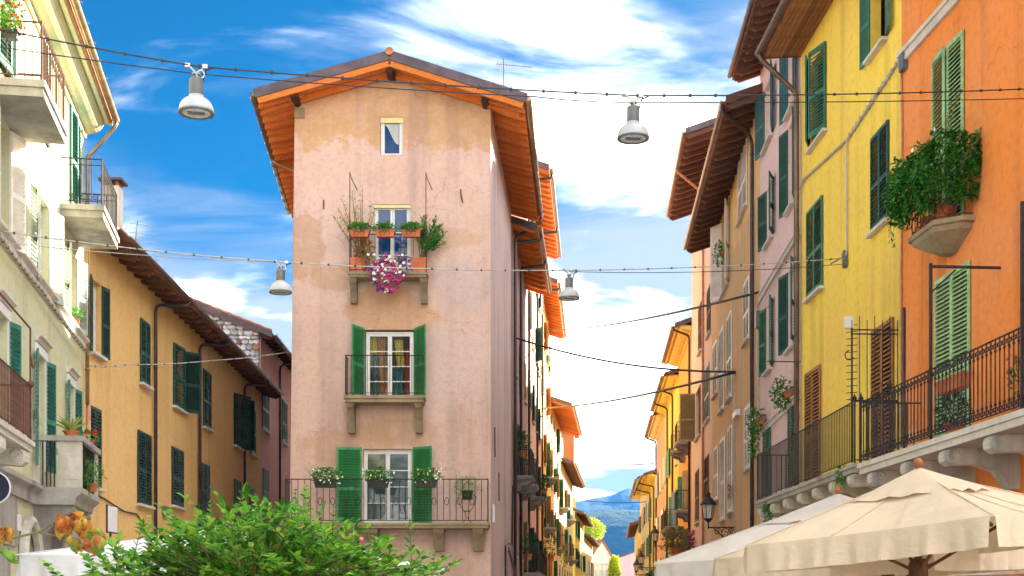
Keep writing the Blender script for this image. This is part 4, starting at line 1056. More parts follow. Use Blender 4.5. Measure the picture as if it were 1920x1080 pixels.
for i in range(6500):
    t = rnd(0, 1) ** .9; s_ = rnd(-1, 1.75)                          # s_ runs along the front, then back along the near end
    lump = noise.noise(Vector((s_ * 2.4, t * 3.2, 8)))
    if s_ < .95: x, yy = s_ * 1.02, -.16 - .16 * math.sin(.4 + 2.3 * t)
    else: x, yy = 1.0 + .12 * math.sin(2.5 * t), -.15 + (s_ - .95) * .8
    x += .12 * lump; yy += rnd(-.1, .12) - .14 * lump
    topz = 1.30 + .22 * noise.noise(Vector((s_ * 2.2, 3, 1))) + .12 * noise.noise(Vector((s_ * 6, 3, 1)))
    botz = .26 + .24 * noise.noise(Vector((s_ * 2.7, 7, 2)))
    zz = botz + (topz - botz) * t
    if noise.noise(Vector((s_ * 4.5, t * 5, 3))) < -.5: continue
    b.leaf((x, yy, zz), (rnd(-1, 1), rnd(-1, .1), rnd(-1, .4)), (rnd(-.4, .4), -.7, .8), rnd(.05, .12), rnd(.045, .075))
for s_, l_ in ((-.9, .35), (-.4, .2), (.5, .2)):   # trailing ends
    for k in range(26): b.leaf((s_ + rnd(-.05, .05), -.3 + rnd(-.05, .05), .3 - l_ * k / 26), (rnd(-1, 1), rnd(-1, .1), rnd(-1, 0)), (0, -.7, .8), rnd(.05, .1), .05)
o = b.build('leaves', 'leaf_ivy', T); o['kind'] = 'stuff'; o.rotation_euler = (0, 0, E.rot)
tips = [(1.25, -.1, 1.7), (1.5, -.05, 1.85), (1.45, 0, 1.2), (.6, -.1, 1.8), (-.5, -.1, 1.6), (-1.0, -.1, 1.2), (1.0, 0, 1.5), (-.4, -.1, 1.6), (-1.05, -.15, .8)]
o = stems('stems', 'twig', (0, 0, .6), tips, .012, T); o.rotation_euler = (0, 0, E.rot)
b = MB()
for t in tips:
    for k in range(12): b.leaf(Vector((0, 0, .6)).lerp(Vector(t), .75 + k * .022), (rnd(-1, 1), rnd(-1, .3), rnd(-.5, .6)), (0, -.5, 1), .07, .035)
o = b.build('sprays', 'leaf_sparse', T); o['kind'] = 'stuff'; o.rotation_euler = (0, 0, E.rot)
o = blooms('flowers', 'petal_white', [(.95, -.15, 1.62), (.8, -.2, 1.45), (.2, -.35, 1.3), (.5, -.3, 1.0), (-.4, -.3, .9)], .04, T); o.rotation_euler = (0, 0, E.rot)
for k in range(2):
    Tp = thing('terracotta_pot', ['terracotta pot inside the shell balcony, nearer the yellow house', 'terracotta pot inside the shell balcony, farther from the yellow house'][k], 'pot', E.world(2.1 + .62 * k, -.28, zt + .003), E.rot); pot(Tp, (0, 0, 0), .17, .3)
# upper balcony slab, belt course and conduit
MB().box(0, E.L, -.07, .01, 12.05, 12.2).box(0, E.L, -.11, .01, 12.2, 12.28).build('belt_course', 'marble', E.o)
bt2, ry2_, _ = E.balcony(2.25, 5.0, 12.55, .62, .22, 1.0, .12, 'marble', 'iron', (), bar=.01)
T = thing('balcony_planter', 'small plant with blue flowers on the topmost orange house balcony', 'potted plant', E.world(2.5, -.4, 12.55), E.rot)
pot(T, (0, 0, 0), .15, .25); foliage('leaves', 'leaf_sparse', (0, 0, .42), (.35, .2, .25), 260, .08, .035, T, shell=.1); blooms('flowers', 'petal_violet', [(rnd(-.3, .3), rnd(-.25, 0), rnd(.25, .6)) for k in range(14)], .035, T)
cp = [(E, 1790, 0), (E, 1745, 55), (E, 1697, 103)]
pts = []
for Hh, px, py in cp:
    u, z, Y = Hh.uz(px, py, .05); pts.append(Hh.world(u, -.05, z))
u, z, _ = E.uz(1693, 118, .05)
MB().box(u - .1, u + .14, -.1, 0, z - .15, z + .15).build('junction_box', 'lamp_grey', E.o)
MB().tube([(.06, -.03, z - .1), (.1, -.03, z - 1.2), (.05, -.03, z - 4), (.05, -.03, 5)], .022, 6).build('conduit', 'pipe_peach', E.o)
MB().tube([(.2, -.03, 4.5), (.2, -.03, 7.4)], .03, 6).build('conduit', 'gutter_dark', E.o)
T = thing('railing_planter', 'rust red trough planter hooked behind the ornate orange house railing', 'planter', E.world(E.uz(1790, 0, 1.0)[0], -1.02, 5.02), E.rot)
trough(T, (0, 0, 0), 1.0, .2, .22, 'terracotta')
T = thing('potted_cactus', 'small dark green plant in a clay pot behind the ornate railing', 'potted plant', E.world(E.uz(1783, 0, .9)[0], -.85, 4.34), E.rot)
pot(T, (0, 0, 0), .16, .24); foliage('leaves', 'leaf_dark', (0, 0, .42), (.26, .2, .26), 180, .14, .04, T, shell=.1)
T = thing('geranium', 'small red geranium hanging near the picture edge on the ornate railing', 'potted plant', E.world(E.uz(1908, 0, 1.0)[0], -.95, 4.34), E.rot)
pot(T, (0, 0, 0), .15, .25); foliage('leaves', 'leaf_ivy', (0, 0, .5), (.15, .15, .3), 160, .07, .05, T, shell=.1); blooms('flowers', 'petal_red', [(rnd(-.15, .12), rnd(-.15, 0), rnd(.5, 1.05)) for k in range(18)], .03, T)

# ------------------------------------------------------------------ yellow house
H = House('bright yellow house with green shutters and planked soffit', (7.22, 33.3), (7.45, 25.5), 15.5, 'plaster_yellow', over=.95, slope=.06, half=5, name='yellow_house')
E = H; YH = H
E.shut(E.rect(1521, 1550, 100, 262), 'green_mid', slats='each', al=22, ar=18)
openwin(E.rect(1632, 1662, -70, 92), 'green_mid', 175, 168, glz=None, sill='marble', slats='each')
E.shut(E.rect(1515, 1544, 382, 550), 'green_mid', slats='each')
E.shut(E.rect(1636, 1668, 242, 424), 'green_deep', slats='each')
for xl, xr, yt in ((1512, 1540, 692), (1637, 1677, 607)):
    r = list(E.rect(xl, xr, yt, 900)); r[2] = 4.5; E.shut(tuple(r), 'shutter_brown', slats='each', sill=None, pitch=.085)
E.finish(); E.roof(-.02, E.L - .05, style='planks', gmat='gutter_brown', gutter=.1)
E.pipe(.02, 0, 14.6, 'gutter_brown', .1, .07, -.12)
bal, ry, Lb = E.balcony(-1.15, E.L - .1, 4.48, .92, .17, 1.2, .118, 'stone_grey', 'iron', [-.7 + 1.35 * k for k in range(7)], .6, .24, .01, bmat='stone_pale', volute=True)
b = MB()
for k in range(7): b.tube([(E.L - .2, -.9 + k * .148, 4.5), (E.L - .2, -.9 + k * .148, 7.25 + .08 * (k % 2))], .009, 5)
for zz in (7.06, 6.98, 5.7): b.tube([(E.L - .2, -.92, zz), (E.L - .2, .01, zz)], .014, 5)
for k in range(13): b.tube([(E.L - .3, -.98, 5.6 + k * .13), (E.L - .2, -.8, 5.6 + k * .13)], .008, 4)
b.tube([(E.L - .2, -.9, 4.5), (E.L - .2, -.9, 7.1)], .02, 5)
b.build('divider_grille', 'iron', bal)
MB().box(E.L - .3, E.L - .2, -1.03, -.87, 7.1, 7.32).build('floodlight', 'plastic_white', bal)
fin2 = MB().lathe([(.012, 0), (.03, .03), (.045, .07), (.02, .1), (.002, .16)], 10).build('finial', 'iron', bal, (E.L - .17, ry, 5.68))
u, z, _ = E.uz(1588, 262, .04); uB, zB, _ = E.uz(1586, 486, .04)
u2, z2, _ = E.uz(1502, 352, .04); u3, z3_, _ = E.uz(1689, 108, .04)
b = MB().tube([(u3, -.04, z3_), (u, -.04, z), (u2 + .3, -.04, z2 + .12), (u2, -.06, z2)], .03, 6).tube([(u, -.045, z), (u + .02, -.045, zB + .2), (uB, -.06, zB)], .02, 5)
for k in range(14): q = Vector((u3, -.04, z3_)).lerp(Vector((u, -.04, z)), k / 14); b.obox(q, (.012, 0, 0), (0, .04, 0), (0, 0, .045))
b.build('conduit', 'cable_pale', E.o)
MB().obox((uB, -.06, zB), (.06, 0, .03), (0, .05, 0), (-.02, 0, .16)).tube([(uB, -.1, zB + .05), (uB - .5, -.25, zB + .02)], .015, 5).build('anchor_plate', 'lamp_grey', E.o)
uh, zh, _ = E.uz(1500, 680, .1); MB().tube([(uh + .1, -.1, zh), (uh + .15, -.95, zh)], .014, 5).build('awning_rod', 'iron', E.o)
for px, py in ((1585, 640),): MB().tube([E_ for E_ in arc((E.L - .35, -.9, 6.6), .09, 90, 330, 8, 'yz')], .012, 5).build('hook', 'iron', bal)

# ------------------------------------------------------------------ pale pink house
H = House('pale pink house with teal shutters and brown rafters under the eaves', (7.54, 40.5), (7.22, 33.3), 17.9, 'plaster_palepink', over=.82, slope=.33, half=5, name='pale_pink_house')
E = H; PH = H
for xl, xr, yt, yb, al, ar, mt in ((1434, 1449, 150, 268, 168, 168, 'teal_dark'), (1478, 1492, 40, 205, 168, 165, 'teal_dark'), (1478, 1491, 228, 388, 165, 165, 'green_deep'), (1438, 1450, 345, 452, 165, 162, 'green_deep'),
                                   (1478, 1492, 500, 652, 165, 160, 'green_deep'), (1437, 1448, 568, 695, 168, 165, 'green_mid')):
    openwin(E.rect(xl, xr, yt, yb), mt, al, ar, sill='marble', slats='joined')
for xl, xr, yt in ((1433, 1446, 797), (1480, 1493, 752)):
    r = list(E.rect(xl, xr, yt, 930)); r[2] = 4.5; E.shut(tuple(r), 'green_mid', slats='joined', sill=None)
E.finish(); E.roof(-.1, E.L, nr=15, gmat='gutter_brown', raft=(.12, .2))
for z in (11.25, 7.15):
    MB().box(0, E.L, -.06, .01, z - .2, z - .06).box(0, E.L, -.1, .01, z - .06, z).build('belt_course', 'marble', E.o)
b = MB().tube([(.0, -.06, 10.6), (.1, -.1, 10.9), (3.6, -.1, 10.98), (E.L, -.1, 11.0)], .03, 5)
b.tube([(.02, -.06, 10.7), (.02, -.08, 9.5), (.0, -.05, 5)], .03, 5).build('conduit', 'cable_pale', E.o)
MB().box(-.02, .22, -.16, 0, 10.25, 10.75).build('junction_box', 'lamp_grey', E.o)
for i, (u, z, sx) in enumerate(((1.2, 7.0, .5), (6.0, 7.0, .36))):
    T = thing('sill_flowers', ['white flowering jasmine trailing from the pale pink house ledge, at its far end', 'leafy green plant on the pale pink house ledge, beside the brown downpipe'][i], 'potted plant', E.world(u, -.1, z + .15), E.rot)
    trough(T, (0, -.06, 0), .5, .18, .18, 'terracotta'); foliage('leaves', 'leaf_ivy', (0, -.2, .15), (sx, .25, .4), 380, .09, .06, T, droop=.5, shell=.2)
    if i == 0: foliage('trailing_leaves', 'leaf_ivy', (-.1, -.25, -.45), (.22, .15, .5), 160, .09, .06, T, droop=.8, shell=.1); blooms('flowers', 'petal_white', [(rnd(-.5, .4), rnd(-.48, -.3), rnd(-.5, .5)) for k in range(26)], .05, T)
T = thing('hanging_fern', 'small green tuft hanging under the plain balcony edge', 'hanging plant', YH.world(.1, -.86, 4.3), YH.rot)
foliage('leaves', 'leaf_ivy', (0, 0, -.2), (.14, .1, .32), 170, .08, .05, T, droop=.8, shell=.1)
T = thing('hanging_tuft', 'little green tuft growing where the two balconies meet', 'hanging plant', YH.world(6.9, -.9, 4.4), YH.rot)
foliage('leaves', 'leaf_ivy', (0, 0, -.05), (.13, .1, .18), 110, .07, .04, T, droop=.6, shell=.1)

# ------------------------------------------------------------------ tan house
H = House('tan house with white louvred shutters and a deep brown rafter eave', (8.475, 56.5), (7.545, 40.55), 16.95, 'plaster_tan', over=1.08, slope=.33, half=5, name='tan_house')
E = H; TH = H
for xl, xr, yt, yb in ((1386, 1402, 282, 402), (1396, 1406, 525, 640), (1338, 1346, 643, 741), (1350, 1358, 618, 770), (1364, 1373, 590, 748), (1398, 1408, 760, 880), (1340, 1347, 838, 938), (1352, 1360, 822, 975), (1366, 1374, 800, 960)):
    E.shut(E.rect(xl, xr, yt, yb), 'shutter_white', slats='joined', pitch=.085)
openwin(E.rect(1354, 1366, 400, 545), 'shutter_white', 150, 165, sill='marble', slats='joined', w_=.75)
E.finish(); E.roof(.2, E.L + .55, nr=22, gmat='gutter_copper', raft=(.13, .2), fmat='timber_brown')
u = E.uz(1410, 0, .09)[0]; E.pipe(u, 0, E.ze - .5, 'gutter_dark', E.L + .3, .06)
T = thing('sill_fern', 'bright green plant in a clay pot in the tan house window', 'potted plant', E.world(E.uz(1360, 0)[0], -.1, E.uz(1360, 480)[1]), E.rot)
pot(T, (0, 0, 0), .12, .2); foliage('leaves', 'leaf_box', (-.1, -.1, .1), (.3, .25, .45), 260, .1, .06, T, droop=.4, shell=.1)
T = thing('pink_flowers', 'tiny magenta flowers on a white shutter of the tan house', 'flowers', E.world(E.uz(1375, 0)[0], -.1, E.uz(1375, 920)[1]), E.rot)
blooms('flowers', 'petal_magenta', [(rnd(-.1, .1), rnd(-.1, 0), rnd(-.3, .35)) for k in range(20)], .06, T); foliage('leaves', 'leaf_ivy', (0, 0, 0), (.08, .05, .3), 40, .06, .04, T, shell=.1)
MB().box(E.uz(1381, 0)[0], E.uz(1388, 0)[0], -.15, 0, E.uz(1384, 783)[1], E.uz(1384, 772)[1]).build('alarm_box', 'plastic_white', E.o)
MB().tube([(E.uz(1380, 0)[0], -.04, E.uz(1380, 700)[1]), (E.uz(1380, 0)[0], -.04, 3)], .02, 5).build('conduit', 'cable_pale', E.o)

# ------------------------------------------------------------------ rose tan house with the taller eave
H = House('tall dusty rose house with brown shutters behind the tan house', (9.14, 67.8), (8.48, 56.55), 21.5, 'plaster_rosetan', over=1.2, slope=.33, half=5, name='dusty_rose_house')
E = H
for xl, xr, yt, yb, mt in ((1311, 1316, 571, 660, 'shutter_umber'), (1327, 1333, 540, 628, 'shutter_umber'), (1322, 1331, 688, 790, 'shutter_grey'), (1318, 1330, 858, 940, 'shutter_umber'), (1305, 1311, 882, 980, 'shutter_umber')):
    E.shut(E.rect(xl, xr, yt, yb), mt, slats='joined', pitch=.09)
r = E.rect(1305, 1314, 728, 820); E.hole(*r, .15); shutter(E.o, r[0], r[2], .75, r[3] - r[2], 'shutter_khaki', 95, 'L', -.03, 'joined', .09); E.sill(*r[:3])
E.finish(); E.roof(.8, E.L + 1.4, nr=15, gmat='gutter_copper', raft=(.14, .22))
u = E.uz(1318, 0, .09)[0]; E.pipe(u, 0, 20.5, 'pipe_peach', u + .4, .06)

# ------------------------------------------------------------------ houses further down the street, both sides
def far_house(label, A, B, ze, wall, over, cols, floors, shut_m, style='rafters', name='street_house', z_first=4.3, step=3.4, open_p=.35, roof_kw=None, slats='panel', balcs=(), half=4.5, pipe_u=None, slope=.33, win=(.95, 1.75), pipe_m='gutter_dark', seed=0):
    global E
    random.seed(seed + 11)
    H = House(label, A, B, ze, wall, over=over, slope=slope, half=half, name=name); E = H
    for f in range(floors):
        z = z_first + f * step
        if z + win[1] > H.ztop - .6: continue
        for c in range(cols):
            u = H.L * (c + .5) / cols + rnd(-.15, .15); mt = shut_m[(c + f) % len(shut_m)] if isinstance(shut_m, (list, tuple)) else shut_m
            isb = (c, f) in balcs
            r = (u - win[0] / 2, u + win[0] / 2, z - (.0 if not isb else .45), z + win[1])
            if rnd(0, 1) < open_p or isb: openwin(r, mt, 168 - rnd(0, 30), 168, sill=None if isb else 'marble', slats=slats, glz=('frame_white', 'pane_dark'))
            else: H.shut(r, mt, slats=slats, pitch=.09)
            if isb: H.balcony(u - .95, u + .95, z - .45, .75, .14, 1.0, .16, 'stone_grey', 'iron', (u - .6, u + .6), .4, .16, .012)
    H.finish(); kw = dict(nr=max(6, int(H.L * 1.3)), style=style, gutter=.09); kw.update(roof_kw or {})
    H.roof(0, H.L, **kw)
    for pu in (pipe_u or ()): H.pipe(pu, 0, H.ze - .4, pipe_m, pu + .5, .06)
    return H
RS = 'houses along the right of the far street'; 
H = far_house('apricot house with a coved cream eave and two iron balconies', (9.75, 78.0), (9.15, 67.85), 16.2, 'plaster_apricot', .85, 3, 4, ['green_mid', 'shutter_khaki'], 'cove', 'apricot_house', 3.9, 3.5, .4, dict(bmat='plaster_lemon', gmat='gutter_brown'), 'panel', ((2, 2), (2, 1), (1, 2)), pipe_u=(9.6,), seed=1)
far_house('lemon house with blue and green shutters under a long coved eave', (10.55, 92.0), (9.76, 78.05), 15.5, 'plaster_lemon', .85, 4, 4, ['green_mid', 'shutter_blue', 'shutter_grey'], 'cove', 'lemon_house', 3.9, 3.3, .5, dict(bmat='plaster_lemon'), 'panel', ((3, 1), (2, 1)), pipe_u=(4.0, 9.5), seed=2)
far_house('salmon house with grey shutters between two yellow houses', (11.3, 104.0), (10.56, 92.05), 15.3, 'plaster_salmon', .8, 3, 4, ['shutter_grey', 'shutter_white'], 'cove', 'salmon_house', 3.9, 3.3, .4, dict(bmat='plaster_butter'), 'panel', ((0, 0),), pipe_u=(.4,), seed=3)
far_house('bright yellow house with a deep yellow eave down the street', (12.6, 124.0), (11.7, 106.5), 12.6, 'plaster_lemon', 1.2, 4, 3, ['green_mid', 'green_dark'], 'cove', 'deep_eave_house', 3.6, 3.2, .3, dict(bmat='plaster_yellow'), 'panel', (), pipe_u=(6, 12), seed=4)
far_house('butter yellow house with a small jutting eave down the street', (14.2, 148.0), (12.8, 126.0), 14.3, 'plaster_butter', 1.0, 5, 3, ['green_dark', 'shutter_brown'], 'cove', 'butter_house', 3.6, 3.4, .3, dict(bmat='plaster_lemon'), 'panel', ((2, 1),), seed=5)
far_house('cream house with dark shutters near the end of the street', (16.2, 176.0), (14.3, 150.0), 11.6, 'plaster_lemon', 1.0, 5, 3, ['green_dark', 'teal_dark'], 'rafters', 'end_house', 3.4, 3.1, .3, None, 'panel', (), seed=6)
far_house('mauve house closing the right side of the street', (18.0, 205.0), (15.4, 192.0), 9.5, 'plaster_mauve', .4, 3, 2, 'shutter_white', 'rafters', 'mauve_house', 3.4, 3.0, .3, None, 'panel', (), seed=7)
# left row (walls face the sun): A near, B far
def left(label, i, j, ze, wall, over, cols, floors, mt, **kw):
    PL = {50: 0.0, 60: .66, 75: 1.6, 90: 2.55, 105: 3.85, 125: 5.7, 131: 6.2, 150: 8.1, 172: 10.4, 190: 12.0}
    return far_house(label, (PL[i], i + .06), (PL[j], j), ze, wall, over, cols, floors, mt, half=3.2, **kw)
left('lilac grey plaster house with stone balconies next to the corner house', 50, 60, 16.0, 'plaster_lilac', .95, 3, 4, ['shutter_khaki', 'green_deep'], name='lilac_house', z_first=3.8, step=3.5, open_p=.2, roof_kw=dict(rmat='timber_orange', bmat='timber_boards', gmat='gutter_copper'), slats='joined', balcs=((0, 1), (1, 1), (2, 0)), pipe_u=(.5, 4.2), seed=8)
left('dark green shuttered taller house with orange rafters', 60, 75, 21.6, 'plaster_rosetan', 1.0, 4, 5, ['green_deep', 'green_dark'], name='tall_street_house', z_first=3.8, step=3.6, open_p=.6, roof_kw=dict(rmat='timber_orange', bmat='timber_boards', gmat='gutter_copper'), slats='panel', balcs=((0, 0), (1, 0), (0, 1)), pipe_u=(.4, 9), seed=9)
left('sunlit lemon house with teal shutters and orange rafters', 75, 90, 20.2, 'plaster_lemon', .95, 4, 5, ['green_teal', 'shutter_brown'], name='sunlit_lemon_house', z_first=3.8, step=3.4, open_p=.5, roof_kw=dict(rmat='timber_orange', bmat='timber_boards', gmat='gutter_copper'), balcs=((1, 1), (2, 2)), pipe_u=(.5,), seed=10)
left('sunlit butter house with brown shutters and a broad double eave', 90, 105, 15.6, 'plaster_butter', 1.5, 4, 4, ['shutter_brown', 'green_mid'], name='sunlit_butter_house', z_first=3.6, step=3.3, open_p=.4, roof_kw=dict(rmat='timber_orange', bmat='timber_boards', gmat='gutter_copper'), balcs=((2, 1), (3, 2)), seed=12)
left('sunlit cream house with wooden loggia and small balconies', 105, 125, 13.4, 'plaster_butter', 1.0, 5, 3, ['green_teal', 'shutter_brown'], name='sunlit_cream_house', z_first=3.5, step=3.3, open_p=.4, roof_kw=dict(rmat='timber_brown', gmat='gutter_copper'), balcs=((1, 1), (3, 1), (2, 2)), seed=13)
E_ = E
b = MB().box(3.0, 6.0, -.9, 0, 13.9, 16.2); o = b.build('loggia', 'timber_plank', E_.o); MB().box(2.8, 6.2, -1.2, .3, 16.203, 16.35).build('loggia_roof', 'fascia', o)
left('far yellow house with green shutters and a small chimney', 131, 150, 11.4, 'plaster_lemon', .9, 5, 3, ['green_teal', 'green_mid'], name='far_yellow_house', z_first=3.2, step=3.0, open_p=.4, balcs=(), roof_kw=dict(gmat='gutter_copper'), seed=14)
T = thing('chimney', 'small capped chimney on the far yellow roof', 'chimney', (6.0, 134, 11.5)); MB().box(-.4, .4, -.4, .4, 0, 1.6).build('stack', 'plaster_lemon', T); MB().lathe([(.75, 0), (.1, .35)], 4, (0, 0, 1.6)).build('cap', 'tile_roof', T)
left('pale house with white shutters and a brown tiled roof at the street end', 150, 172, 10.2, 'plaster_butter', .8, 6, 2, ['shutter_white', 'shutter_grey'], name='pale_end_house', z_first=3.2, step=3.0, open_p=.4, seed=15)
# gabled house facing down the street
G = House('small pale gabled house facing us at the end of the street', (11.4, 196), (15.0, 197), 9.0, 'plaster_white', over=0, slope=0, half=5, name='gabled_house'); E = G
G.ztop = 9.0
for u in (.9, 1.85, 2.8): G.shut((u - .35, u + .35, 6.4, 8.0), 'shutter_grey', slats='panel', sill=None)
G.finish(); MB().prism([(-.2, 0), (9.8, 0), (9.8, .2), (-.2, .2)], 0, 1).build('cornice', 'plaster_white', G.o, (0, 0, 8.9)).scale = (G.L, 1, 1)
MB().add([(-.3, 0, 9.1), (G.L + .3, 0, 9.1), (G.L / 2, 0, 12.4), (-.3, 10, 9.1), (G.L + .3, 10, 9.1), (G.L / 2, 10, 12.4)], [(0, 1, 2), (3, 5, 4)]).build('gable', 'plaster_white', G.o)
MB().obox((G.L * .25 - .15, 5, 10.78), ((G.L / 2 + .3) * .5, 0, 1.65), (0, 5.3, 0), (-.07, 0, .07)).obox((G.L * .75 + .15, 5, 10.78), ((G.L / 2 + .3) * .5, 0, -1.65), (0, 5.3, 0), (.07, 0, .07)).build('roof', 'tile_roof', G.o)
# ------------------------------------------------------------------ overhead cables and hanging lamps
random.seed(21)
def cable(label, pts, r=.014, mat='cable', sag=.0, beads=0, bead_mat='cable', seg=14):
    b = MB(); path = []
    for i in range(len(pts) - 1):
        a, c = Vector(pts[i]), Vector(pts[i + 1])
        for k in range(seg): t = k / seg; q = a.lerp(c, t); q.z -= sag * 4 * t * (1 - t); path.append(q)
    path.append(Vector(pts[-1])); b.tube(path, r, 6)
    T = b.build('overhead_cable', mat, origin=pts[0], smooth=True); tag(T, label, 'cable')
    if beads:
        L = [0]
        for i in range(len(path) - 1): L.append(L[-1] + (path[i + 1] - path[i]).length)
        bb = MB(); s_ = .3
        while s_ < L[-1]:
            i = max(j for j in range(len(L)) if L[j] <= s_); i = min(i, len(path) - 2)
            q = path[i].lerp(path[i + 1], (s_ - L[i]) / max(1e-6, L[i + 1] - L[i])) - Vector(pts[0])
            bb.obox(q, (.012 + r * .4, 0, 0), (0, .012 + r * .4, 0), (0, 0, .013 + r * .4)); s_ += beads
        tag(bb.build('clips', bead_mat, T), kind='stuff')
    return T
lw = lambda px, py: CRE.world(*[(lambda t: (t[0], -.02, t[1]))(CRE.uz(px, py))][0])
CRE = House.__new__(House); CRE.A = Vector((-6.87, 13.0)); CRE.B = Vector((-9.83, 30.6)); CRE.d = (CRE.B - CRE.A).normalized(); CRE.n = Vector((CRE.d.y, -CRE.d.x))
def at_cream(Y, z): t = (Y - 13.0) / 17.6; return Vector((-6.87 - 2.96 * t, Y, z))
A1 = at_cream(14.4, 8.25); L1p, L2p = P(368, 124, 15.6), P(1187, 179, 17.0); R1 = OH.world(OH.uz(1919, 167)[0], 0, OH.uz(1919, 167)[1])
cable('upper front cable with clips carrying the two nearest lamps', [A1, L1p, L2p, R1], .009, 'cable', .03, .42)
cable('thin wire just under the upper front cable', [at_cream(14.5, 8.0), P(368, 138, 15.7), P(1000, 181, 16.7), P(1187, 192, 17.05), OH.world(OH.uz(1919, 185)[0], 0, OH.uz(1919, 185)[1])], .007, 'cable', .02)
A2 = at_cream(21.3, 7.72); L3p, L4p = P(526, 491, 24), P(1067, 507, 26.2)
R2 = YH.world(YH.uz(1584, 484, .5)[0], -.5, YH.uz(1584, 484, .5)[1])
cable('lower cable with clips carrying the two farther lamps', [A2, L3p, L4p, R2], .011, 'cable_pale', .05, .5)
cable('thin wire just under the lower lamp cable, over the cream house', [at_cream(21.35, 7.55), L3p + Vector((0, .05, .01))], .007, 'cable_pale', .05)
cable('thin wire under the lower lamp cable on the yellow house side', [L4p + Vector((0, .05, -.01)), R2 + Vector((0, 0, -.12))], .007, 'cable', .08)
def lamp(label, top, rot):
    T = thing('hanging_lamp', label, 'street lamp', top - Vector((0, 0, .545)), rot, 'bell lamps hung on the overhead cables')
    pr = [(.205, 0), (.205, .02)] + [(.205 * math.cos(R(a)) ** .9 * .98 + .0, .02 + .17 * math.sin(R(a))) for a in range(6, 70, 9)] + [(.085, .2)]
    MB().lathe(pr, 32).build('shade', 'lamp_white', T, smooth=True)
    MB().lathe([(.206, -.012), (.206, .003), (.165, .003), (.165, -.012), (.206, -.012)], 32, caps=False).build('rim', 'lamp_grey', T)
    ln = MB().lathe([(.16, -.006), (.16, .001)], 32).build('lens', 'lamp_glass', T)
    MB().box(-.1, .1, -.05, .05, -.009, -.0065).build('lamp_tray', 'lamp_grey', ln)
    MB().lathe([(.07, .2), (.082, .205), (.08, .39), (.07, .4), (.03, .405), (.03, .44)], 20).build('housing', 'lamp_grey', T, smooth=False)
    MB().lathe([(.05, .44), (.055, .455), (.03, .47)], 10).tube([(0, 0, .46), (-.07, 0, .53), (-.1, 0, .545)], .012, 5).tube([(0, 0, .46), (.07, 0, .52), (.1, 0, .545)], .012, 5).obox((-.1, 0, .545), (.03, 0, 0), (0, .022, 0), (0, 0, .022)).obox((.1, 0, .545), (.03, 0, 0), (0, .022, 0), (0, 0, .022)).build('clamp', 'steel', T)
    MB().tube([(.07, 0, .36), (.09, 0, .42), (.11, 0, .5), (.2, 0, .54)], .01, 5).build('feed_cable', 'cable', T)
    MB().tube(arc((.05, -.03, .44), .045, 0, 350, 12, 'xz'), .008, 5).build('ring', 'steel', T)
lamp('grey and white bell lamp against blue sky above the ochre house', L1p, R(10))
lamp('grey and white bell lamp hanging against the bright cloud beside the brown eaves', L2p, R(5))
lamp('smaller grey bell lamp hanging next to the corner house edge', L3p, R(15))
lamp('smaller grey bell lamp hanging beside the far orange rafters', L4p, R(20))
Wl = lambda Hh, px, py, o=.0: Hh.world(Hh.uz(px, py, o)[0], -o, Hh.uz(px, py, o)[1])
cable('dark festoon cable with insulators between the ochre house and the corner house', [Wl(Y1, 168, 686, .1), P(235, 684, 33), P(400, 676, 37), P(541, 660, 41)], .014, 'cable_pale', .03, .6)
cable('dark cable dipping from the corner house side to the tan house', [P(962, 632, 51), Wl(TH, 1379, 697, .05)], .04, 'cable', .35, .8)
cable('dark cable rising from the left street row to the tan house', [P(1022, 765, 80), Wl(TH, 1378, 698, .05)], .05, 'cable', .25)
cable('thin pale cable from the left street row up to the pale pink house', [P(1030, 620, 80), Wl(PH, 1427, 547, .05)], .04, 'cable', .25, 1.0)
cable('thin far cable crossing the street above the hills', [P(1068, 868, 110), P(1226, 869, 107)], .045, 'cable', .15)
cable('faint farthest cable crossing the street before the hills', [P(1088, 938, 140), P(1212, 941, 125)], .04, 'cable', .15)
# twisted light string under the cream house belt
cable('twisted light string looped under the cream house belt course', [CRE.world(7.5, -.12, zb_ if (zb_ := 7.62) else 0), CRE.world(12, -.12, 7.6), CRE.world(17.6, -.14, 7.5)], .02, 'cable_pale', .06, .34, 'cable')

# satellite dish on the left row
T = thing('satellite_dish', 'white satellite dish on the sunlit left street row', 'satellite dish', P(1027, 690, 84), R(-30))
MB().lathe([(.001, .0), (.3, .03), (.5, .1), (.52, .1), (.3, .015), (.001, -.015)], 24, (0, -.25, .3), Matrix.Rotation(R(70), 3, 'X')).build('dish', 'plastic_white', T, smooth=True)
MB().tube([(0, 0, 0), (0, -.2, .3)], .03, 6).tube([(0, -.25, 0), (0, -.75, .2)], .015, 5).build('arm', 'steel', T)
# pots on the balconies of the left row
LL = [(50, 0.0), (60, .66)]
def lrow(px, py, Y, s_, label, hang=False):
    T = thing('balcony_plant', label, 'potted plant', P(px, py, Y)); pot(T, (0, 0, 0), .13 * s_, .24 * s_)
    foliage('leaves', 'leaf_dark' if not hang else 'leaf_sparse', (0, 0, (.6 if not hang else -.3) * s_), (.3 * s_, .28 * s_, (.42 if not hang else .8) * s_), 300, .11, .05, T, shell=.1)
lrow(980, 857, 51.6, 1.0, 'potted plant on the topmost stone balcony beside the corner house')
lrow(1021, 925, 60.5, .8, 'flower pot on a small stone bracket balcony of the left row')
lrow(992, 1050, 52.5, 1.0, 'dark potted plant on the lowest balcony beside the corner house')
lrow(1033, 1052, 62, 1.25, 'big leafy potted plant on the low balcony of the left row')
lrow(1058, 1030, 72, .9, 'hanging basket plant with yellow green trailing leaves on the left row', True)

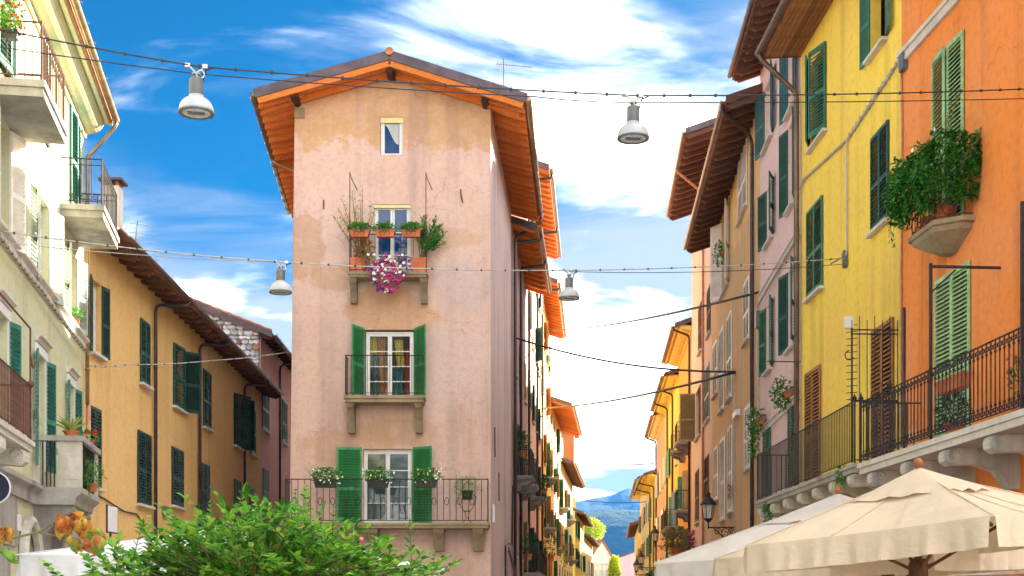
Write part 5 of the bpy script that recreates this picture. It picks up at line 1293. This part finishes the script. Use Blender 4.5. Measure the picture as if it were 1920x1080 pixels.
# wall lantern on the tan house and smaller ones down the street
def lantern(label, loc, k, rot, arm):
    T = thing('wall_lantern', label, 'street lantern', loc, rot, 'wall lanterns along the street')
    MB().lathe([(.16 * k, 0), (.24 * k, .5 * k)], 6).build('glass', 'lantern_glass', T)
    b = MB().lathe([(.03 * k, -.16 * k), (.17 * k, -.03 * k), (.17 * k, 0)], 6).lathe([(.30 * k, .5 * k), (.30 * k, .54 * k), (.2 * k, .7 * k), (.09 * k, .8 * k), (.07 * k, .86 * k), (.1 * k, .9 * k), (.02 * k, 1.02 * k)], 12)
    for a in range(6): q = 2 * math.pi * a / 6; b.tube([(.165 * k * math.cos(q), .165 * k * math.sin(q), 0), (.245 * k * math.cos(q), .245 * k * math.sin(q), .5 * k)], .014 * k, 4)
    b.build('cage', 'iron', T)
    b = MB().tube([(0, 0, -.16 * k), (0, 0, -.4 * k)], .03 * k, 6).tube([(0, 0, -.34 * k), (arm, 0, -.34 * k)], .028 * k, 6)
    for i, (cx, r_) in enumerate(((.35, .14), (.65, .2), (.85, .12))):
        b.tube([(arm * cx + r_ * k * math.cos(t * .45) * (1 - t / 26), 0, -.36 * k - r_ * k + r_ * k * math.sin(t * .45) * (1 - t / 26)) for t in range(20)], .016 * k, 4)
    b.tube([(arm * .2, 0, -.36 * k), (arm * .6, 0, -.75 * k), (arm, 0, -1.0 * k)], .02 * k, 5).box(arm - .03, arm + .01, -.05, .05, -1.1 * k, -.2 * k)
    b.build('bracket', 'iron', T)
wx = Wl(TH, 1378, 985); p = wx + Vector((-1.15, 0, 0)); p.z = EYE + (CY - 965) / F * p.y
p = P(1328, 972, wx.y); lantern('large black wall lantern with scrolled bracket on the tan house', p, .95, 0, wx.x - p.x)
lantern('small wall lantern in front of the ornate far balcony', P(1228, 1014, 84), .95, 0, 1.2)
lantern('small far wall lantern low above the umbrellas, upper of two', P(1202, 1056, 96), .9, 0, 1.2)
lantern('small far wall lantern low above the umbrellas, lower of two', P(1193, 1070, 104), .9, 0, 1.2)
# flowering bush on a balcony between umbrella and houses
T = thing('balcony_bush', 'dense dry flowering bush on the apricot house balcony', 'potted plant', P(1272, 1042, 66)); pot(T, (0, 0, 0), .35, .4)
foliage('leaves', 'leaf_far_grey', (0, 0, .75), (.75, .6, .65), 900, .16, .1, T, shell=.2); blooms('flowers', 'petal_magenta', [(.65 + rnd(-.2, .2), rnd(-.5, 0), .6 + rnd(-.4, .6)) for k in range(26)], .08, T)
# curved black iron balcony with scroll work (lemon house)
# ------------------------------------------------------------------ umbrellas
def umbrella(label, apex, rim, fab, R0, tilt, valance=.24, knob=True, rot=0, group='cream canvas umbrellas', pole_m='timber_umbrella', corners=4, post=.035, zoff=0.0):
    """apex, rim heights in world z; corner directions from rot"""
    T = thing('umbrella', label, 'umbrella', (apex[0], apex[1], 0), 0, group)
    za = apex[2]; n = corners; Rm = Matrix.Rotation(tilt, 3, 'Y')
    def loc(r, a, z):                                              # tilt about the pole head
        v = Rm @ Vector((r * math.cos(a), r * math.sin(a), z - za)); return Vector((v.x, v.y, v.z + za))
    cs = [rot + 2 * math.pi * k / n for k in range(n)]
    def edge_r(a):
        k = (a - rot) % (2 * math.pi / n) - math.pi / n
        return R0 * math.cos(math.pi / n) / math.cos(k)
    def canopy(r0f, r1f, z0, z1, sagk, name, par, seg=12, rings=9, thick=True, wave=0.0):
        b = MB(); vs = []; N = n * seg
        for j in range(rings + 1):
            t = r0f + (r1f - r0f) * j / rings
            for i in range(N):
                a = rot + 2 * math.pi * i / N; f = (i % seg) / seg; s_ = math.sin(math.pi * f)
                r = edge_r(a) * t; er = R0 * math.cos(math.pi / n) + (R0 - R0 * math.cos(math.pi / n)) * 0
                z = z0 + (z1 - z0) * (j / rings) - sagk * s_ * math.sin(math.pi * (j / rings) * .9) + wave * math.sin(f * math.pi * 6) * (j / rings) ** 3
                rr = r * (1 - .02 * s_ * (j / rings))
                vs.append(loc(rr, a, z + .008 * noise.noise(Vector((r * 4 * math.cos(a), r * 4 * math.sin(a), apex[0])))))
        fs = [(j * N + i, j * N + (i + 1) % N, (j + 1) * N + (i + 1) % N, (j + 1) * N + i) for j in range(rings) for i in range(N)]
        if r0f < .02: fs.append(tuple(range(N))[::-1])
        return b.add(vs, fs).build(name, fab, par, smooth=True)
    can = canopy(.0, 1.0, za - .06, rim, .05, 'canopy', T)
    canopy(.0, .42, za - .02, za - .05 - (za - rim) * .40, .0, 'vent_cap', can, 12, 6, wave=.012)
    for k in range(n * 3):                                          # stitched seams of the panels
        a = rot + 2 * math.pi * k / (3 * n); f = (k % 3) / 3.0
        MB().tube([loc(edge_r(a) * t, a, za - .06 + (rim - za + .06) * t - .05 * math.sin(math.pi * f) * math.sin(math.pi * t * .9) + .004) for t in (.06, .2, .4, .6, .8, .99)], .005, 4, False).build('seam', fab, can)
    # valance: one hanging flap for each side, split at the corners, gently waved
    for k in range(n):
        b = MB(); vs = []; m_ = 70; rows = 4
        for j in range(rows + 1):
            for i in range(m_ + 1):
                f = .008 + .984 * i / m_; a0, a1 = cs[k], cs[k] + 2 * math.pi / n
                q0, q1 = loc(R0 * .985, a0, rim), loc(R0 * .985, a1, rim); q = q0.lerp(q1, f)
                nrm = Vector((math.cos((a0 + a1) / 2), math.sin((a0 + a1) / 2), 0))
                q = q + nrm * (.012 + (.03 * math.sin(f * 31 + k) + .022 * math.sin(f * 67 + 2 * k) + .012 * math.sin(f * 113 + k)) * j / rows) + Vector((0, 0, .012 - (valance + .03) * j / rows - .015 * math.sin(math.pi * f)))
                vs.append(q)
        b.add(vs, [(j * (m_ + 1) + i, j * (m_ + 1) + i + 1, (j + 1) * (m_ + 1) + i + 1, (j + 1) * (m_ + 1) + i) for j in range(rows) for i in range(m_)])
        b.build('valance', fab, can, smooth=True)
    zh = rim - .35
    MB().tube([(0, 0, 0), (0, 0, za - .06)], post, 12).build('pole', pole_m, T, smooth=True)
    MB().lathe([(post + .03, zh - .12), (post + .05, zh - .08), (post + .05, zh + .06), (post + .02, zh + .1)], 14).build('hub', pole_m, T)
    MB().lathe([(post + .012, zh - .24), (post + .012, zh - .18)], 14).build('collar', 'gutter_copper', T)
    MB().box(-.35, .35, -.35, .35, .002, .08).build('base', 'stone_grey', T)
    for k in range(n):
        a = rot + 2 * math.pi * k / n; r1 = edge_r(a) * .96
        MB().tube([loc(.05, a, za - .17), loc(r1, a, rim - .06)], .018, 5).build('rib', pole_m, T)
        MB().tube([(.05 * math.cos(a), .05 * math.sin(a), zh), loc(r1 * .55, a, za - .2 + (rim - za) * .53)], .016, 5).build('strut', pole_m, T)
    if knob: MB().lathe([(.02, 0), (.024, .012), (.036, .03), (.042, .055), (.036, .08), (.018, .096), (.001, .1)], 14, (0, 0, za - .035)).build('knob', 'knob_wood', T, smooth=True)
    return T
umbrella('nearest cream canvas umbrella with a shiny wooden knob and dark ribs', P(1722, 872, 11.8), 2.335, 'canvas_cream', 1.62, R(-5.4), .215, True, R(-89))
umbrella('cream canvas umbrella half hidden behind the nearest one', P(1664, 930, 13.9), 2.26, 'canvas_cream', 1.85, R(-3), .25, False, R(-95))
umbrella('white canvas umbrella farthest of the three on the café terrace'.replace('café ', ''), P(1571, 922, 17.3), 2.33, 'canvas_white', 2.42, R(-2.0), .28, True, R(-95))
umbrella('large white umbrella behind the green tree', P(465, 978, 18.5), 2.3, 'canvas_snow', 3.05, R(1.0), .25, False, R(-62), 'white umbrella', 'lamp_grey')
# sign board behind the white umbrella
T = thing('notice_board', 'small white board with dark frame behind the white umbrella', 'board', P(210, 1075, 29), R(80)); MB().box(-.22, .22, -.02, .02, .9, 1.45).build('panel', 'plastic_white', T); MB().box(-.25, .25, -.015, .015, .87, .9).box(-.25, -.22, -.015, .015, .9, 1.48).box(.22, .25, -.015, .015, .9, 1.48).box(-.02, .02, .02, .05, -1.7, 1.4).build('frame', 'iron', T)

# ------------------------------------------------------------------ green tree in front
random.seed(5)
T = thing('young_tree', 'bright green leafy young tree in front of the white umbrella', 'tree', (-1.72, 9.0, 0))
TY = 9.0
def crown_top(px):                                                  # outline of the crown in the photograph, pixels at the tree's own depth
    pts = [(100, 1100), (140, 1090), (210, 1062), (300, 1018), (380, 985), (450, 965), (500, 972), (560, 968), (620, 1000), (660, 1030), (720, 1042), (790, 1062), (850, 1085), (880, 1100)]
    for (a, ya), (c, yc) in zip(pts, pts[1:]):
        if a <= px <= c: return ya + (yc - ya) * (px - a) / (c - a)
    return 1100
trunk = MB().tube([(0, 0, 0), (.02, .02, .7), (-.02, 0, 1.2), (.0, .02, 1.45)], [.06, .05, .042, .036], 8).build('trunk', 'bark', T, smooth=True)
tw = MB(); lf = MB(); singles = []
def put_leaf(p, d, nrm, L, w_):
    (singles.append((p, d, nrm, L, w_)) if p.y < -.25 and len(singles) < 300 and random.random() < .3 else lf.leaf(p, d, nrm, L, w_))
limbs = []
for i in range(135):
    px = 110 + 745 * ((i + rnd(-.4, .4)) / 134.0); dy = rnd(-.75, .75); yt = crown_top(px) + abs(dy) * 25 + rnd(-8, 70 if i % 3 else 10)
    tip = P(px, yt, TY) - Vector((-1.72, 9.0, 0)); tip.y = dy
    k = rnd(.1, .6); base = Vector((tip.x * .15, tip.y * .2, 1.2 + rnd(0, .35)))
    midp = base.lerp(tip, .55) + Vector((0, 0, .12)); limbs.append((base, midp, tip))
    tw.tube([base, midp, tip], [.014, .009, .003], 5)
    for j in range(9):                                              # side shoots with paired leaves
        t = .3 + .078 * j; p0 = (base.lerp(midp, t * 1.4) if t < .7 else midp.lerp(tip, (t - .5) * 1.6)) if t < .95 else tip
        ax = (tip - midp).normalized(); out_d = (ax * .6 + Vector((rnd(-1, 1), rnd(-1, 1), rnd(-.25, .5)))).normalized(); ln = rnd(.14, .34)
        p1 = p0 + out_d * ln + Vector((0, 0, .02)); tw.tube([p0, p1], [.004, .002], 4, False)
        sd2 = out_d.cross(Vector((0, 0, 1))).normalized()
        for q in range(7):
            pp = p0.lerp(p1, .12 + .14 * q)
            for sgn in (-1, 1):
                d = (out_d * .55 + sd2 * sgn * .8 + Vector((rnd(-.25, .25), rnd(-.25, .25), rnd(-.05, .45)))).normalized()
                put_leaf(pp, d, Vector((rnd(-.5, .5), rnd(-.6, .2), 1)), rnd(.04, .078), rnd(.034, .052))
        put_leaf(p1, out_d, Vector((rnd(-.3, .3), -.3, 1)), .075, .042)
tw.build('branches', 'twig', T)
o = lf.build('crown', 'leaf_tree', T); o['kind'] = 'stuff'
lm = [MB().leaf((0, 0, 0), (1, 0, 0), (0, 0, 1), 1, .56).mesh('leaf', 'leaf_tree') for k in range(1)][0]
for p, d, nrm, L, w_ in singles:
    d = d.normalized(); sd3 = d.cross(nrm).normalized(); nn = sd3.cross(d)
    Mx = Matrix((d * L, -sd3 * L, nn * L)).transposed().to_4x4(); Mx.translation = p
    o = link('leaf', lm, T); o.matrix_local = Mx
spr = MB()                                                          # upright shoots that stand above the crown
for px, yt in ((280, 962), (395, 935), (478, 925), (555, 912), (573, 905), (625, 945), (700, 1000), (815, 1035)):
    tip = P(px, yt, TY - .2) - Vector((-1.72, 9.0, 0)); base = tip + Vector((rnd(-.05, .05), .05, -.3)); spr.tube([base, tip], [.004, .0015], 4)
    for q in range(10):
        pp = base.lerp(tip, .1 + .09 * q)
        for sgn in (-1, 1): lf2 = spr.leaf(pp, (sgn * .8, rnd(-.4, .4), .7 + rnd(-.2, .3)), (0, -.5, 1), .05 - .003 * q, .022)
o = spr.build('shoots', 'leaf_tree', T); o['kind'] = 'stuff'
MB().lathe([(.001, -.016), (.012, -.012), (.016, 0), (.012, .012), (.001, .016)], 10, P(677, 1011, 8.6) - Vector((-1.72, 9.0, 0))).build('bud', 'petal_pinkish', T, smooth=True)

# tree with autumn leaves whose branch reaches in from the left
T = thing('autumn_tree', 'thin branch with curled orange and green autumn leaves reaching in', 'tree', (-2.75, 6.2, 0))
o0 = Vector((-2.75, 6.2, 0)); Q = lambda px, py, Y=6.2: P(px, py, Y) - o0
MB().tube([(0, 0, 0), (.03, .02, 1.0), (-.02, 0, 2.4)], [.05, .04, .02], 8).build('trunk', 'bark', T, smooth=True)
MB().tube([(0, 0, 1.6), Q(-40, 1020), Q(20, 1010), Q(70, 998), Q(110, 975), Q(145, 968)], [.014, .009, .0065, .0055, .004, .003], 6).tube([Q(70, 998), Q(110, 1006), Q(150, 1012)], [.005, .004, .003], 5).build('branch', 'twig', T, smooth=True)
def big_leaf(mat, px, py, L, wd, ang, curl, Y=6.15):
    b = MB(); n, m_ = 8, 6; vs = []
    for i in range(n + 1):
        t = i / n; hw = wd * (math.sin(math.pi * min(1, t * .94 + .05)) ** .75)
        for j in range(m_ + 1):
            s_ = (j / m_ * 2 - 1); y = curl * (s_ * s_) * wd * 1.1 + .02 * math.sin(t * 9 + s_ * 3) + .05 * t * t * curl
            vs.append((s_ * hw, y - .004 * (1 - abs(s_)), -L * t))
    b.add(vs, [(i * (m_ + 1) + j, i * (m_ + 1) + j + 1, (i + 1) * (m_ + 1) + j + 1, (i + 1) * (m_ + 1) + j) for i in range(n) for j in range(m_)])
    return b.build('leaf', mat, T, Q(px, py, Y), (rnd(-.3, .3), R(ang), rnd(-.7, .7)), smooth=True)
leafmat('leaf_big_green', [(.10, .28, .02), (.22, .36, .03)], .35)
for nm, ca, cb, cc in (('leaf_autumn_mottled', (.55, .17, .02), (.28, .07, .015), (.50, .36, .04)), ('leaf_green_mottled', (.10, .30, .03), (.40, .42, .04), (.45, .16, .03))):
    m, g, out = newmat(nm); oc = g.n('TexCoord').outputs['Object']; oi = g.n('ObjectInfo').outputs['Random']
    vv = g.vmath('ADD', oc, g.n('CombineXYZ', {0: oi, 1: g.math('MULTIPLY', oi, 7.0), 2: oi}).outputs[0])
    cl_ = g.mix(g.step(g.noise(vv, 24, 5, .6), .45, .62), c4(ca), c4(cb)); cl_ = g.mix(g.step(g.noise(vv, 15, 4, .6, .5), .5, .6), cl_, c4(cc))
    bs = g.n('BsdfPrincipled', {'Base Color': cl_, 'Roughness': .55}); tl_ = g.n('BsdfTranslucent', {'Color': cl_}); mx = g.n('MixShader', {0: .35})
    g.t.links.new(bs.outputs[0], mx.inputs[1]); g.t.links.new(tl_.outputs[0], mx.inputs[2]); g.t.links.new(mx.outputs[0], out.inputs[0])
for mt, px, py, L, wd, an, cu in (('leaf_autumn_mottled', 112, 962, .12, .035, 8, 1.2), ('leaf_autumn_mottled', 120, 968, .11, .03, -18, 1.4), ('leaf_autumn_mottled', 140, 966, .11, .035, 5, 1.1), ('leaf_autumn_mottled', 150, 968, .10, .03, -20, 1.3), ('leaf_autumn_mottled', 125, 1000, .09, .028, -8, 1.0),
                              ('leaf_autumn_mottled', 132, 960, .06, .02, -70, 1.0), ('leaf_green_mottled', 138, 1008, .09, .03, 10, .8), ('leaf_autumn_mottled', 152, 1003, .13, .04, 6, .9), ('leaf_green_mottled', 165, 1000, .12, .045, -25, .6), ('leaf_green_mottled', 172, 995, .10, .035, -60, .7), ('leaf_green_mottled', 178, 1000, .09, .03, -20, .8),
                              ('leaf_autumn_mottled', 5, 990, .1, .03, 8, 1.0), ('leaf_autumn_mottled', 12, 985, .09, .03, -15, 1.0), ('leaf_big_green', 0, 1030, .12, .02, -60, .6), ('leaf_big_green', 6, 1034, .09, .018, -35, .6)):
    big_leaf(mt, px, py, L * .86, wd * .86, an, cu)
# far trees at the end of the street
for px, py, Y, rx, rz_, lb in ((1108, 995, 215, 2.2, 1.9, 'bright yellow green treetop above the far left roofs'), (1152, 1072, 185, .7, 2.2, 'narrow yellow green tree at the very end of the street')):
    p = P(px, py, Y); T = thing('far_tree', lb, 'tree', (p.x, p.y, 0))
    MB().tube([(0, 0, 0), (.1, 0, p.z * .6), (0, 0, p.z)], [.3, .22, .08], 7).build('trunk', 'bark', T); foliage('crown', 'leaf_far', (0, 0, p.z), (rx, rx, rz_), 2600, .34, .22, T, shell=.2)

# ------------------------------------------------------------------ haze
hb = MB().box(-2900, 3600, -200, 4100, -4, 330).build('haze', None); hb['kind'] = 'stuff'
m, g, out = newmat('haze_air')
pvn = g.n('VolumePrincipled', {'Color': (.04, .26, .8, 1), 'Density': .0001, 'Anisotropy': .2})
g.t.links.new(pvn.outputs[0], out.inputs['Volume']); hb.data.materials.append(m)
